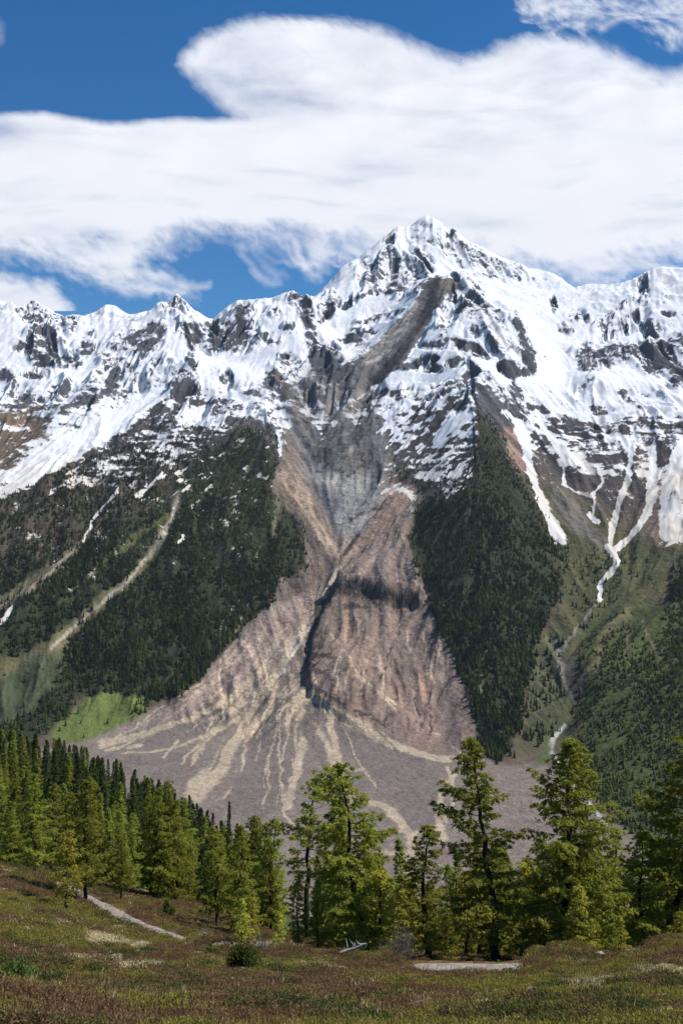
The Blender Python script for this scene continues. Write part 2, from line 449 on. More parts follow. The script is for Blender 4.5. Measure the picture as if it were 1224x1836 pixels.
# rock faces: centre, radii, angle, density
for e in [(60,560,38,22,60,.50),(90,590,30,36,70,.48),(75,615,24,30,60,.30),(85,640,26,24,40,.22),(35,620,12,8,0,.3),(10,672,22,12,10,.25),(55,673,12,6,10,.3),(78,676,12,6,0,.3),
          (130,650,18,9,25,.12),(150,630,22,14,-25,.4),(120,575,25,15,-20,.55),(155,605,10,14,50,.42),(215,620,40,18,-40,.5),(265,610,32,22,-35,.32),(275,590,14,14,0,.35),(210,652,18,18,-45,.4),
          (195,690,32,11,-48,.1),(160,700,30,16,-40,.42),(110,710,26,20,-50,.4),(135,725,34,12,-35,.3),(60,740,34,24,40,.3),(50,765,28,20,30,.15),(20,790,34,40,0,.22),(35,740,12,10,0,.4),
          (320,545,30,14,10,.6),(340,590,20,16,10,.42),(350,610,14,16,60,.3),(395,590,30,20,30,.4),(415,610,34,17,12,.15),(380,617,14,14,0,.25),(432,580,9,28,-25,.35),(440,556,16,12,20,.5),
          (455,590,8,24,-25,.5),(470,607,12,8,0,.35),(491,614,13,5,-8,.2),(516,588,10,5,0,.4),(508,645,8,10,0,.4),(490,560,16,10,30,.7),(535,535,12,16,60,.3),(548,560,11,30,-12,.32),
          (558,600,12,34,-14,.22),(570,640,20,26,-10,.08),(590,648,22,12,15,.06),(598,630,12,12,0,.25),(585,560,14,8,-40,.4),(580,570,16,5,-45,.3),
          (345,650,8,16,-30,.2),(335,670,22,8,20,.3),(405,678,10,12,0,.4),(450,705,12,6,5,.2),(330,695,20,20,30,.3),(360,720,30,10,10,.5),(500,690,26,18,40,.1),(488,680,16,20,40,.15),(525,660,20,16,40,.4),
          # summit pyramid
          (700,430,8,14,10,.40),(690,465,34,12,-50,.42),(665,495,20,26,-30,.30),(715,500,24,30,0,.45),(745,470,26,20,30,.42),(735,510,30,16,-15,.45),(700,518,34,8,-12,.35),(650,530,34,5,-28,.35),
          (780,430,12,8,20,.7),(740,430,8,8,0,.5),(760,405,28,10,15,.72),(810,412,10,6,40,.35),(840,450,34,16,38,.55),(880,475,34,14,35,.55),(815,450,26,16,40,.62),(915,482,30,10,25,.6),(900,496,62,3,5,.5),(925,476,8,12,-20,.4),
          (680,570,40,6,-12,.4),(640,598,26,8,-5,.3),(632,608,24,5,0,.1),(650,620,12,4,0,.15),(590,545,16,12,-30,.5),
          # right of the streak
          (810,520,28,14,20,.38),(835,545,24,26,30,.5),(790,545,16,20,-40,.55),(850,520,18,10,20,.5),(800,580,20,10,-20,.6),(870,575,30,22,30,.6),(850,590,20,12,0,.5),
          (780,618,24,5,-5,.2),(830,620,36,8,18,.35),(850,628,24,9,12,.1),(820,648,18,8,-8,.12),(790,662,12,5,0,.2),(735,655,22,8,-5,.1),(765,655,16,6,10,.3),(848,664,10,7,0,.15),(768,640,14,5,0,.3),
          (925,580,8,16,-20,.25),(935,605,9,22,-10,.15),(948,640,10,26,-5,.1),(905,625,24,14,20,.45),(912,660,17,14,40,.12),(890,610,22,20,20,.6),(925,700,8,16,-40,.3),(945,668,10,5,-20,.2),(880,555,30,10,25,.6),
          (835,672,18,22,-30,.3),(700,700,40,8,-8,.25),(740,690,30,6,-5,.4),(690,720,30,6,-5,.3),(800,690,30,10,-20,.5),(820,720,24,16,-30,.3),(760,745,34,14,-40,.35),(740,775,24,16,-40,.2),(800,760,26,10,-40,.3),(830,760,16,8,-30,.3),(770,800,26,20,-40,.15),
          # right peak
          (992,545,4,14,-12,.15),(1013,590,12,7,25,.2),(1030,565,16,10,-20,.5),(1045,572,12,6,10,.35),(1100,560,50,6,-38,.7),(1120,580,50,14,-25,.62),(1155,540,7,50,-5,.5),(1150,500,6,14,0,.4),(1195,562,12,3,0,.3),(1170,590,16,20,-10,.42),
          (1050,632,14,16,0,.25),(1065,640,34,13,5,.2),(1058,656,18,9,-10,.12),(1095,628,26,12,10,.35),(1160,625,60,15,-8,.3),(1180,645,34,20,10,.12),(1215,670,20,22,10,.12),(1224,610,26,12,5,.3),(1165,660,16,10,0,.15),(1260,620,50,20,10,.2),
          (1115,705,10,6,35,.4),(1135,722,16,4,30,.3),(1057,682,8,3,0,.3),
          # bands of the lower right bowl
          (970,732,22,7,20,.15),(1010,748,24,6,8,.2),(1030,760,44,7,8,.16),(1070,738,20,8,10,.3),(1010,775,50,6,10,.35),(1110,770,60,10,0,.4),(1060,800,40,8,-3,.3),(1090,822,46,8,0,.1),(1170,800,40,30,-50,.3),(1185,815,26,16,-50,.1),
          (1045,868,38,18,0,.04),(980,800,14,40,30,.3),(975,850,16,34,20,.05),(990,860,30,20,20,.05),(1120,880,30,40,20,.1),(1090,900,30,30,20,.12),(1010,900,30,30,20,.03),(1150,760,60,14,-10,.4)]:
    paint(S, emask(e[0], e[1], e[2] * .98, e[3] * .98, e[4], 0.6), e[5])
# lower limit wisps
paint(S, pmask([(190,880),(480,760),(500,820),(480,1000),(100,1100),(0,900)], 12), 0.10)
# snow tongues: x, y, halfwidth
for ln, v in [([(930,760,7),(940,790,10),(945,820,7),(955,860,6),(970,900,8),(985,930,9),(1000,955,9),(1012,972,6)], 1.0),
          ([(980,930,4),(992,955,7),(1000,968,6)], .9),
          ([(1170,800,5),(1168,840,9),(1168,880,10),(1160,920,9),(1140,950,7),(1115,975,6),(1098,990,6),(1085,982,4)], 1.0),
          ([(1130,800,3),(1128,850,5),(1115,890,4),(1100,930,5),(1092,975,4)], .95),
          ([(1098,990,5),(1104,1005,6),(1095,1025,6),(1078,1045,5),(1073,1075,4)], 1.1),
          ([(1010,830,2.5),(1012,870,3),(1030,885,2.5),(1060,890,2.5),(1078,865,2.5),(1075,840,2)], .9),
          ([(1062,890,2),(1064,930,2.5),(1072,940,2)], .8),([(1056,922,3),(1072,938,5)], 1),
          ([(960,735,4),(975,770,5),(1000,795,4),(1008,830,3)], .95),([(905,740,5),(935,765,6),(935,790,5)], .95),
          ([(1224,790,6),(1205,830,8),(1195,870,8),(1190,930,12),(1200,965,10)], .95),
          ([(500,770,3),(503,810,3.5),(498,820,2)], .9),
          ([(213,875,1.5),(180,915,3),(160,945,3),(147,970,2)], 1),([(292,848,2),(262,880,3),(245,892,2.5)], 1),([(265,855,1.5),(262,880,2)], .9),([(125,860,1.5),(90,885,2)], .8),
          ([(25,1090,3),(10,1110,3),(-10,1130,3)], 1),([(330,962,3),(320,970,2)], 1),([(340,870,3),(330,880,2)], .8),
          ([(360,820,2),(380,850,2)], .5),([(230,985,1.5),(200,1020,1.5)], .5),
          ([(712,872,5),(742,890,8),(738,915,5)], .52),([(690,745,8),(740,720,5)], .8),([(720,800,4),(760,770,4)], .7),([(790,790,14),(810,760,16),(840,740,8)], .95),([(700,690,10),(760,690,9),(830,660,9)], .95),
          ([(560,700,9),(600,760,8)], .55)]:
    paint(S, lmask(ln, 0.45), v)
for k in range(70):                                            # scattered remnants below the snow line, aligned with the fall line
    x = random.Random(k).uniform(120, 500); y = random.Random(k + 99).uniform(790, 900)
    if y < 780 + (500 - x) * .12: continue
    q = random.Random(k + 5).uniform(4, 13)
    paint(S, lmask([(x, y, 1.2), (x - q, y + q * random.Random(k + 7).uniform(.4, .9), 1.6)], .5), .75)
for k in range(170):                                           # stripes on the nose flank right of the gully
    r = random.Random(k + 400); x = r.uniform(690, 850); y = r.uniform(690, 880)
    q = r.uniform(5, 18)
    paint(S, lmask([(x, y, 1.5), (x - q, y + q * .75, 2.0)], .5), r.choice([.95, .1, .9]) if y < 810 + (x - 690) * .3 else .55)
# --- ground colours
paint(C, pmask([(480,660),(530,670),(520,760),(505,700)], 10), (.115,.092,.08))
paint(C, pmask([(-210,760),(60,730),(100,760),(60,850),(0,900),(-210,1050)], 14), (.13,.098,.07))
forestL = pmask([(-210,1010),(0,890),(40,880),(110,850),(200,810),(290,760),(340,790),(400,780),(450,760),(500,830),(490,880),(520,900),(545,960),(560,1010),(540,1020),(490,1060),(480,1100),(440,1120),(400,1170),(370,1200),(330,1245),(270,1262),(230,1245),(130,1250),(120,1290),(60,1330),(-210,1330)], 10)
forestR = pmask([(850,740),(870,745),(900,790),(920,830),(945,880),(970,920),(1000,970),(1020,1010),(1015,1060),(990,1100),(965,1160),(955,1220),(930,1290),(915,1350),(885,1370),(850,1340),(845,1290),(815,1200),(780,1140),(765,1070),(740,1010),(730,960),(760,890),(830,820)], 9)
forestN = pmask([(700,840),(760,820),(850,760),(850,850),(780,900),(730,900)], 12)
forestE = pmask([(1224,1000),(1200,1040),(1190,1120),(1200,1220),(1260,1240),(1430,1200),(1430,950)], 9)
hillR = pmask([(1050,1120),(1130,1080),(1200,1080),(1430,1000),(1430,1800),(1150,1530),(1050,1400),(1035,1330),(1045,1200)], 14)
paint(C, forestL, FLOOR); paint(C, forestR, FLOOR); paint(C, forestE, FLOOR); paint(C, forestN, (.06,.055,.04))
paint(C, pmask([(940,850),(1180,980),(1224,960),(1224,1050),(1130,1090),(1060,1160),(1040,1340),(930,1350),(960,1200),(1010,1060)], 16), (.074,.074,.032))
paint(C, hillR, (.055,.072,.022))
paint(C, pmask([(960,1150),(1010,1120),(1020,1200),(1000,1330),(930,1345),(950,1240)], 14), (.075,.08,.04))
DKC = np.maximum(DKC, .75 * lmask([(990,1120,8),(1000,1170,8),(1022,1215,12),(1035,1255,8)], .8)); DKC = np.maximum(DKC, .6 * lmask([(960,1220,6),(975,1270,7),(950,1310,9)], .8)); DKC = np.maximum(DKC, .6 * lmask([(1050,1130,6),(1100,1140,9),(1130,1180,8)], .8))
paint(V, forestL, 1.0)
paint(V, pmask([(90,870),(300,750),(500,760),(500,850),(380,900),(120,960)], 26), 0.42)
paint(V, pmask([(380,800),(500,800),(500,920),(430,1000),(400,900)], 26), 0.68)
paint(V, forestR, 1.0); paint(V, forestN, .3); paint(V, forestE, 1.0)
paint(V, hillR * sstep(1080, 1260, cyy), 0.68); paint(V, pmask([(950,1180),(1010,1130),(1000,1330),(930,1345)], 12) * (1 - forestR), .2)
paint(V, pmask([(1070,1350),(1224,1330),(1430,1330),(1430,1700),(1160,1520),(1090,1430)], 20), .62)
paint(V, pmask([(880,960),(1000,980),(1180,1000),(1060,1100),(1000,1100)], 20) * (1 - forestR), .13)
V *= 1 - .55 * forestR * sstep(850, 760, cyy)
# brown-purple open patches inside the left forest, slope grass strips
for ln, c, v in [([(320,880,7),(315,920,8),(290,955,10),(270,990,9),(240,1030,8),(190,1070,9),(140,1120,12),(80,1175,20),(30,1215,34)], (.13,.12,.06), .02),
                 ([(215,880,3),(180,920,6),(140,975,7),(90,1020,9),(40,1060,12),(0,1085,16),(-60,1120,18)], (.11,.10,.06), .06),
                 ([(260,950,6),(190,1000,5),(150,1040,5)], (.08,.08,.04), .3), ([(110,890,8),(60,950,8),(0,990,9)], (.075,.065,.05), .35),
                 ([(300,920,5),(160,1030,5),(110,1080,4)], (.08,.09,.03), .4), ([(60,890,14),(130,850,10)], (.08,.062,.05), .4),
                 ([(180,900,8),(110,960,8),(20,1010,10)], (.08,.066,.05), .35), ([(500,900,6),(490,960,5)], (.10,.095,.06), .3)]:
    paint(C, lmask(ln, .5), c); paint(V, lmask(ln, .35), v)
paint(C, lmask([(322,880,2.5),(312,925,4),(288,960,5),(268,995,3.5),(235,1035,2.5),(190,1075,2.5),(130,1125,3),(90,1165,3)], .5), (.30,.27,.22))
paint(C, lmask([(170,935,2),(120,995,2.2),(60,1050,2.5),(-30,1110,3)], .5), (.24,.21,.16))
meadow = pmask([(150,1252),(200,1240),(270,1255),(262,1275),(235,1290),(200,1320),(150,1335),(90,1325),(100,1295),(125,1285)], 5)
paint(C, meadow, (.105,.138,.036)); paint(V, meadow, .015)
paint(V, pmask([(225,1255),(275,1258),(270,1275),(240,1285)], 4), .6)
m2 = pmask([(-210,1250),(0,1220),(60,1180),(110,1170),(100,1230),(60,1270),(30,1300),(-210,1300)], 8)
paint(C, m2, (.062,.076,.038)); paint(V, m2, .03)
brs = pmask([(60,880),(110,850),(330,780),(340,830),(300,900),(170,960),(60,1010),(-60,1040),(-60,930)], 18)
paint(V, brs, .88); paint(C, brs, (.062,.052,.038))
dkr = (.058, .054, .054)
for pg in [[(680,690),(850,690),(850,860),(780,900),(740,880),(690,780)], [(930,730),(1224,750),(1300,800),(1224,860),(1100,940),(1060,900),(970,860),(930,800)], [(100,800),(330,690),(420,790),(300,840),(150,880)]]:
    paint(C, pmask(pg, 18) * .8, dkr)
for x_, y_, a_, b_ in [(575,640,34,30),(395,605,50,26),(90,635,34,30),(150,630,20,14),(1090,635,60,22),(1180,640,60,24),(935,625,16,40),(545,560,20,40)]:
    paint(C, emask(x_, y_, a_, b_, 0, .6) * .75, (.052, .056, .066))
# landslide ground
land = pmask([(515,720),(560,690),(640,680),(690,760),(700,860),(745,870),(760,890),(725,950),(740,1010),(765,1080),(785,1140),(820,1200),(848,1290),(850,1345),(890,1372),(970,1368),(1000,1385),(1050,1440),(1140,1500),(1250,1620),(1430,1840),(-210,1840),(-210,1360),
              (100,1340),(170,1325),(230,1295),(300,1258),(350,1235),(400,1175),(440,1125),(480,1090),(500,1055),(550,1020),(545,960),(520,895),(490,880),(500,820)], 5)
paint(C, land, MAUVE); paint(V, land, 0); 
paint(C, pmask([(485,870),(550,860),(600,1010),(560,1060),(500,1060),(555,1010),(540,950)], 8), (.14,.112,.09))
paint(C, pmask([(490,1030),(550,1030),(560,1070),(500,1090)], 10), (.12,.097,.08))
paint(V, pmask([(500,900),(530,905),(545,960),(552,1010),(530,1030),(500,1010)], 7), .5)
paint(C, pmask([(515,860),(540,850),(575,930),(610,1000),(600,1010),(570,970),(540,910)], 6), (.36,.275,.205))
paint(C, pmask([(495,850),(520,830),(560,880),(545,900),(510,880)], 9), (.31,.235,.18))
paint(C, pmask([(540,830),(640,830),(700,870),(690,920),(650,960),(610,960),(580,900)], 14), (.215,.215,.21))
paint(C, pmask([(520,700),(560,685),(650,690),(690,760),(700,850),(640,850),(560,850),(520,780)], 12), (.165,.16,.16))
paint(C, pmask([(550,760),(600,740),(660,760),(690,840),(620,845),(560,830)], 14), (.105,.105,.108))
paint(S, pmask([(520,700),(560,685),(650,690),(665,740),(640,760),(600,740),(575,790),(560,760),(530,740)], 8), .5)
basin = pmask([(520,700),(560,685),(650,680),(690,740),(700,850),(690,920),(620,960),(560,880),(525,780)], 12)
paint(DU, pmask([(505,700),(560,650),(650,660),(680,700),(670,760),(600,760),(520,760)], 12), .8)
DKC = np.maximum(DKC, .42 * basin * sstep(905, 860, cyy))
DKC = np.maximum(DKC, lmask([(575,770,5),(590,800,5),(585,830,4)], .5))
DKC = np.maximum(DKC, lmask([(572,690,2),(574,760,4),(574,830,4)], .7)); DKC = np.maximum(DKC, lmask([(655,720,4),(640,780,6),(650,830,5),(620,860,4)], .9)); DKC = np.maximum(DKC, lmask([(610,940,3),(640,925,4),(690,905,3)], .8)); DKC = np.maximum(DKC, lmask([(480,1010,8),(540,1040,9),(470,1080,6)], 1.0) * .7)
paint(C, pmask([(700,870),(750,880),(690,960),(620,1000),(610,1000),(650,955)], 8), (.27,.195,.155))
paint(C, lmask([(640,960,4),(620,985,4),(612,1000,3)], .4), DARK)
# mound
paint(C, pmask([(690,950),(735,1010),(745,1050),(600,1045),(640,1000)], 8), (.20,.155,.135))
paint(C, pmask([(660,1000),(672,1000),(640,1050),(620,1048)], 5), (.34,.255,.205))
mound = pmask([(590,1050),(660,1040),(760,1050),(785,1140),(820,1200),(848,1290),(845,1350),(790,1355),(720,1345),(660,1310),(600,1270),(545,1220),(545,1170),(570,1090)], 6)
paint(C, mound, (.182,.140,.114)); paint(T, mound, .6)
paint(C, pmask([(600,1110),(640,1100),(700,1180),(690,1270),(650,1300),(600,1240)], 16), (.228,.168,.133))
paint(C, pmask([(700,1220),(770,1210),(800,1340),(730,1345)], 12), (.245,.172,.136))
paint(C, pmask([(780,1210),(820,1215),(845,1290),(842,1345),(800,1345)], 8), (.16,.125,.108))
for ln in [[(600,1050,8),(575,1090,8),(560,1140,5),(550,1180,7),(560,1205,14)], [(610,1060,9),(650,1050,11),(680,1075,9),(740,1070,10),(752,1080,6)], [(620,1085,6),(690,1090,5),(740,1090,5)],
           [(560,1170,5),(600,1180,4)], [(690,1290,6),(700,1280,5)], [(745,1250,2),(750,1280,2),(768,1275,3)], [(560,1230,4),(640,1275,4),(690,1300,3)], [(700,1160,2),(680,1220,2)], [(770,1240,2),(772,1320,2)]]:
    DKC = np.maximum(DKC, lmask([(a, b, c * 1.25) for a, b, c in ln], .85))  # dark cliff bands, and shade painted along the mound's left edge
for k in range(26):
    r = random.Random(k + 60); x = r.uniform(580, 800); y = r.uniform(1120, 1250)
    paint(C, lmask([(x, y, 1.5), (x + (x - 690) * .12, y + r.uniform(30, 80), 2.5)], .6), r.choice([(.37,.28,.22), (.18,.135,.115), (.40,.32,.25)]))
# slope left of the channels
paint(C, pmask([(550,1060),(590,1060),(560,1110),(500,1200),(440,1230),(300,1290),(180,1325),(350,1240),(430,1150),(490,1090)], 8), (.255,.198,.17))
for k in range(16):
    r = random.Random(k + 160); x = r.uniform(400, 540); y = r.uniform(1060, 1200)
    paint(C, lmask([(x, y, 2), (x - 25, y + 40, 4)], .6), (.36,.29,.225))
# tan channels on the fan
for ln in [[(600,1030,3),(585,1060,6),(560,1100,8),(530,1140,9),(505,1190,9),(480,1230,11),(450,1280,14),(420,1330,13),(390,1380,16),(350,1420,20)],
           [(560,1110,4),(500,1170,4),(450,1220,5),(400,1260,6),(340,1290,6),(260,1315,6),(185,1335,8)], [(440,1260,4),(380,1290,4),(310,1320,4),(230,1340,3),(190,1345,3)],
           [(430,1290,4),(380,1315,3),(300,1345,2),(220,1350,2)], [(520,1210,5),(535,1250,12),(550,1290,14),(545,1330,8),(530,1390,8),(515,1450,5)], [(545,1280,10),(580,1330,9),(600,1370,9),(590,1420,6)],
           [(530,1240,8),(560,1250,10),(600,1275,10),(640,1300,12),(690,1330,10),(740,1350,8),(780,1360,7),(840,1362,5)], [(590,1290,8),(600,1330,6),(610,1380,7),(625,1440,6)],
           [(780,1362,7),(772,1400,11),(785,1430,9),(776,1460,13),(792,1500,10)], [(800,1375,3),(815,1420,4),(800,1470,4)], [(770,1400,3),(745,1420,3)], [(790,1440,3),(810,1452,2)], [(500,1320,3),(520,1350,3),(527,1380,3)], [(600,1385,4),(640,1378,3),(700,1370,2)], [(830,1380,3),(800,1400,4)],
           [(590,1430,4),(680,1440,6),(720,1470,10),(740,1500,10),(730,1560,6)], [(700,1490,3),(760,1492,3)], [(680,1530,3),(760,1530,3)], [(515,1400,2),(508,1460,2.5),(530,1480,2)], [(440,1340,3),(430,1400,3),(400,1430,3)]]:
    K = np.maximum(K, .85 * lmask([(a, b, c * 1.05) for a, b, c in ln], .85))
for ln, c in [([(600,1020,2.5),(580,1070,3),(545,1120,3),(515,1175,3.5),(490,1225,3)], (.46,.42,.37)), ([(555,1125,1.5),(530,1165,2),(505,1205,2)], (.62,.58,.52)), ([(470,1250,2),(440,1300,3),(400,1350,3)], (.46,.31,.17)), ([(500,1230,2),(470,1290,2.5),(440,1330,2)], (.45,.31,.18))]:
    paint(C, lmask(ln, .6), c)
paint_k = pmask([(520,1180),(560,1200),(600,1260),(700,1320),(860,1350),(860,1372),(790,1385),(800,1480),(740,1560),(600,1560),(560,1400),(540,1330),(500,1300),(430,1440),(340,1440),(380,1350),(330,1345),(180,1345),(180,1328),(300,1290),(420,1240)], 14)
K = np.maximum(K, .30 * paint_k)
for pg in [[(555,1255),(585,1275),(582,1300),(560,1295),(545,1270)], [(545,1280),(560,1300),(580,1330),(590,1360),(575,1365),(560,1340),(535,1300)], [(600,1300),(650,1320),(690,1345),(790,1365),(780,1480),(740,1490),(690,1400),(610,1345)],
           [(470,1260),(500,1240),(500,1290),(470,1330),(450,1350)], [(500,1300),(525,1330),(520,1400),(500,1450),(440,1480),(400,1440),(440,1370),(480,1320)], [(250,1330),(330,1300),(400,1290),(340,1325),(270,1342)], [(200,1355),(330,1350),(350,1370),(330,1410),(240,1390)],
           [(615,1380),(650,1385),(660,1410),(630,1410)], [(805,1370),(840,1372),(835,1395)]]:
    paint(C, pmask(pg, 3), (.160,.134,.117)); K *= 1 - .85 * pmask(pg, 5)
for k in range(46):
    r = random.Random(900 + k); q = r.random() ** 1.5
    ex, ey = [(170 + 250 * q / .45, 1335 + 60 * (q / .45) ** 1.3), (420 + 180 * (q - .45) / .25, 1440), (600 + 260 * (q - .7) / .3, 1440 - 75 * (q - .7) / .3)][0 if q < .45 else 1 if q < .7 else 2]
    ax, ay = 585 + r.uniform(-6, 6) - 60 * r.random(), 1060 + r.uniform(0, 60); mx_, my_ = 500 + (ex - 500) * .30 + r.uniform(-12, 12), 1215 + r.uniform(-25, 25)
    t0, t1 = sorted((r.uniform(0, 1), r.uniform(0, 1.1))); t1 = min(1, t1 + .15); ln = []; ph = r.uniform(0, 9); w0 = r.uniform(.7, 2.3)
    for t in np.linspace(t0, t1, 12):
        x = (1 - t) ** 2 * ax + 2 * t * (1 - t) * mx_ + t * t * ex; y = (1 - t) ** 2 * ay + 2 * t * (1 - t) * my_ + t * t * ey
        ln.append((x + 5 * t * math.sin(t * 13 + ph) + 2.5 * math.sin(t * 31 + ph * 2), y + 2 * math.sin(t * 17 + ph), w0 * (.5 + .8 * t)))
    if k % 3: K = np.maximum(K, r.uniform(.6, 1.0) * lmask(ln, .6))
    else: K *= 1 - .8 * lmask(ln, .6)
# grey streak and its wall
NS = lmask([(800,500,18),(755,560,24),(700,640,30),(620,700,70),(600,760,80)], .4)
paint(S, pmask([(768,497),(830,500),(800,520),(775,560),(755,610),(720,650),(690,680),(650,700),(600,690),(615,655),(650,640),(700,590),(745,545)], 4), .0)
paint(C, pmask([(768,497),(830,500),(790,530),(775,560),(755,610),(700,690),(600,700),(615,655),(690,600),(745,545)], 6), (.112,.108,.112))
paint(C, pmask([(742,535),(755,540),(728,590),(712,612),(680,645),(645,655),(655,628),(685,595),(722,560)], 3), (.34,.315,.28))
paint(C, lmask([(787,500,9),(768,550,8),(740,600,7),(712,640,8),(670,685,10)], .5), (.034,.032,.034))
paint(C, pmask([(790,500),(828,500),(812,520),(790,525)], 4), (.18,.15,.12))
paint(S, lmask([(635,650,3),(600,690,4),(560,690,6)], .5), .4)
# right: dust brown gully sides, stream, river
paint(C, pmask([(905,770),(925,770),(945,830),(940,850),(910,820)], 5), (.26,.18,.14))
paint(C, pmask([(1000,870),(1040,910),(1085,970),(1080,990),(1020,950),(985,900)], 8), (.15,.14,.115))
paint(C, lmask([(1160,830,12),(1185,900,10),(1170,950,14)], .6), (.17,.125,.10))
for ln in [[(1072,1078,1.5),(1040,1120,2),(1010,1160,2.5),(1000,1190,3),(1015,1230,2),(1030,1265,1.6)], [(1012,1300,3),(995,1318,4),(985,1345,4),(1000,1370,3),(1040,1420,3),(1070,1460,3),(1090,1478,3)]]:
    paint(C, lmask(ln, .8), (.22,.21,.19) if ln[0][0] > 1050 else (.46,.44,.41))
paint(C, pmask([(960,1355),(990,1330),(985,1370),(955,1372)], 5), (.085,.10,.045))
paint(C, pmask([(1012,1180),(1050,1190),(1050,1220),(1030,1262),(1012,1225)], 6), (.05,.045,.04))
paint(C, lmask([(1000,1150,4),(1005,1200,5)], .6), (.2,.185,.165))
for ln in [[(1120,1100,10),(1080,1140,7),(1060,1200,8)], [(1150,1110,3),(1180,1180,4)], [(1130,1120,3),(1120,1180,3)], [(870,1170,3),(862,1230,3),(868,1260,3)]]:
    paint(C, lmask(ln, .6), (.135,.128,.06)); paint(V, lmask(ln, .6), .05)

def csample(A, px, py):
    u = np.clip((px - CX0) / 2, 0, CW - 1.001); v = np.clip((py - CY0) / 2, 0, CH - 1.001)
    iu = u.astype(np.int64); iv = v.astype(np.int64); fu = u - iu; fv = v - iv
    if A.ndim == 3: fu = fu[..., None]; fv = fv[..., None]
    return (A[iv, iu] * (1 - fu) + A[iv, iu + 1] * fu) * (1 - fv) + (A[iv + 1, iu] * (1 - fu) + A[iv + 1, iu + 1] * fu) * fv

# ---- relief
PYb = 918 - base / Yg * F
n_e = fbm(Xg, Yg, 36, 4, .62, 67)
Tm = csample(T, PXg, PYb); Vm = csample(V, PXg, PYb); Sm0 = csample(S, PXg, PYb)
smoothsnow = sstep(.8, .95, Sm0)
rocky = high * (1 - 0.9 * smoothsnow)
rb = 0.55 - 1.6 * np.abs(l_big); rm = 0.5 - 1.6 * np.abs(l_mid); rf = 0.5 - 1.6 * np.abs(l_fine)
fbf = fbm(Xg, Yg + .7 * base, 30, 4, .6, 57)
summit = .5 * sstep(1000, 1300, base)
relief = high * (24 - 12 * summit) * rid * (1 - .5 * smoothsnow) + rocky * ((17 - 7 * summit) * rid2 + 26 * rb + 12 * rm)
relief += (1 - high) * onslope * (9 * rid + 5 * rid2 + 9 * rb + (2.5 + 4.5 * Tm) * rm + 1.6 * rf)
STR = lmask([(790,498,16),(768,550,17),(730,600,20),(690,650,26)], .5)
relief *= 1 - .75 * csample(STR, PXg, PYb)
BL = 46 * pmask([(606,1036),(582,1080),(560,1130),(548,1190),(556,1232),(600,1262),(660,1300),(740,1340),(860,1350),(860,1100),(760,1050),(690,1040)], 4) * (1 - sstep(600, 790, cxx) * .75) * (1 - sstep(1150, 1320, cyy) * .8) * sstep(1020, 1050, cyy)
SCP = 34 * pmask([(600,1052),(640,1046),(665,1062),(700,1070),(750,1078),(762,1060),(740,940),(690,900),(640,985)], 4) * sstep(930, 1040, cyy)
bl = csample(np.maximum(BL, 0), PXg + 4 * n_e, PYb - 22 + 5 * n_e); sc_ = csample(SCP, PXg + 6 * n_e, PYb - 18 + 7 * n_e)
relief += high * (1.5 * rf + (2 + 5 * (1 - smoothsnow)) * fbf) + fan * (0.8 * rid2 + 0.5 * l_mid)
jag = sstep(760, 960, base) * np.clip(sstep(560, 500, PXg) + sstep(1030, 1080, PXg) * .6, 0, 1)
relief += jag * (26 * (.35 - np.abs(vnoise(Xg / 75, Yg / 75, 61))) + 14 * (.35 - np.abs(vnoise(Xg / 31, Yg / 40, 63))) - 8 * rb * (high > .5))
relief = relief + np.maximum(bl * .62, 0) + sc_
crestfade = sstep(0, 1, np.abs(Yg - 5800) / 500) * .45 + .55
relief *= np.where(base > 1000, crestfade, 1.0)
Zg = (base + relief * sstep(1300, 1900, Yg + 600 * onslope)).astype(np.float32)
# the skyline crest is brought to its surveyed profile
SKY = np.array([(0,537),(10,543),(22,541),(30,549),(42,546),(52,543),(57,538),(65,539),(73,544),(88,553),(100,562),(115,567),(130,563),(150,566),(168,560),(182,552),(190,547),(205,546),(213,552),(225,560),(232,563),(245,562),(262,558),(275,552),(283,542),(290,540),
 (303,542),(310,533),(316,526),(325,532),(333,540),(345,552),(360,563),(375,571),(383,572),(395,560),(410,549),(425,538),(437,538),(445,537),(470,535),(490,533),(505,527),(522,521),(532,524),(540,533),(560,533),(568,530),(575,521),
 (590,505),(605,488),(615,476),(645,460),(670,440),(690,423),(703,413),(715,405),(725,407),(740,402),(750,393),(762,386),(778,391),(790,399),(800,408),(806,411),(812,407),(818,414),(830,425),(845,435),(860,441),
 (870,447),(900,462),(920,468),(935,475),(945,480),(985,487),(1005,498),(1022,511),(1030,515),(1045,511),(1060,509),(1085,510),(1110,507),(1135,500),(1142,495),(1155,488),(1170,481),(1185,478),(1224,480)], float)
tgt = np.interp(cols, SKY[:, 0], SKY[:, 1]) + 1.4 * vnoise(cols / 5.0, cols * 0, 3)
inn = sstep(-60, 0, cols) * sstep(1284, 1224, cols)
m_r = rows > 4450
for it in range(3):
    PYt = 918 - Zg[m_r] / Yg[m_r] * F
    am = PYt.argmin(0); cur = PYt.min(0); yc = rows[m_r][am]
    ycs = np.convolve(np.pad(yc, 6, mode='edge'), np.ones(13) / 13, 'valid')
    dz = (cur - tgt) / F * yc * inn
    wid = 170 + 1.1 * np.abs(dz)
    Zg += (dz * np.exp(-((Yg - ycs) / wid) ** 2)).astype(np.float32)
PYg = 918 - Zg / Yg * F

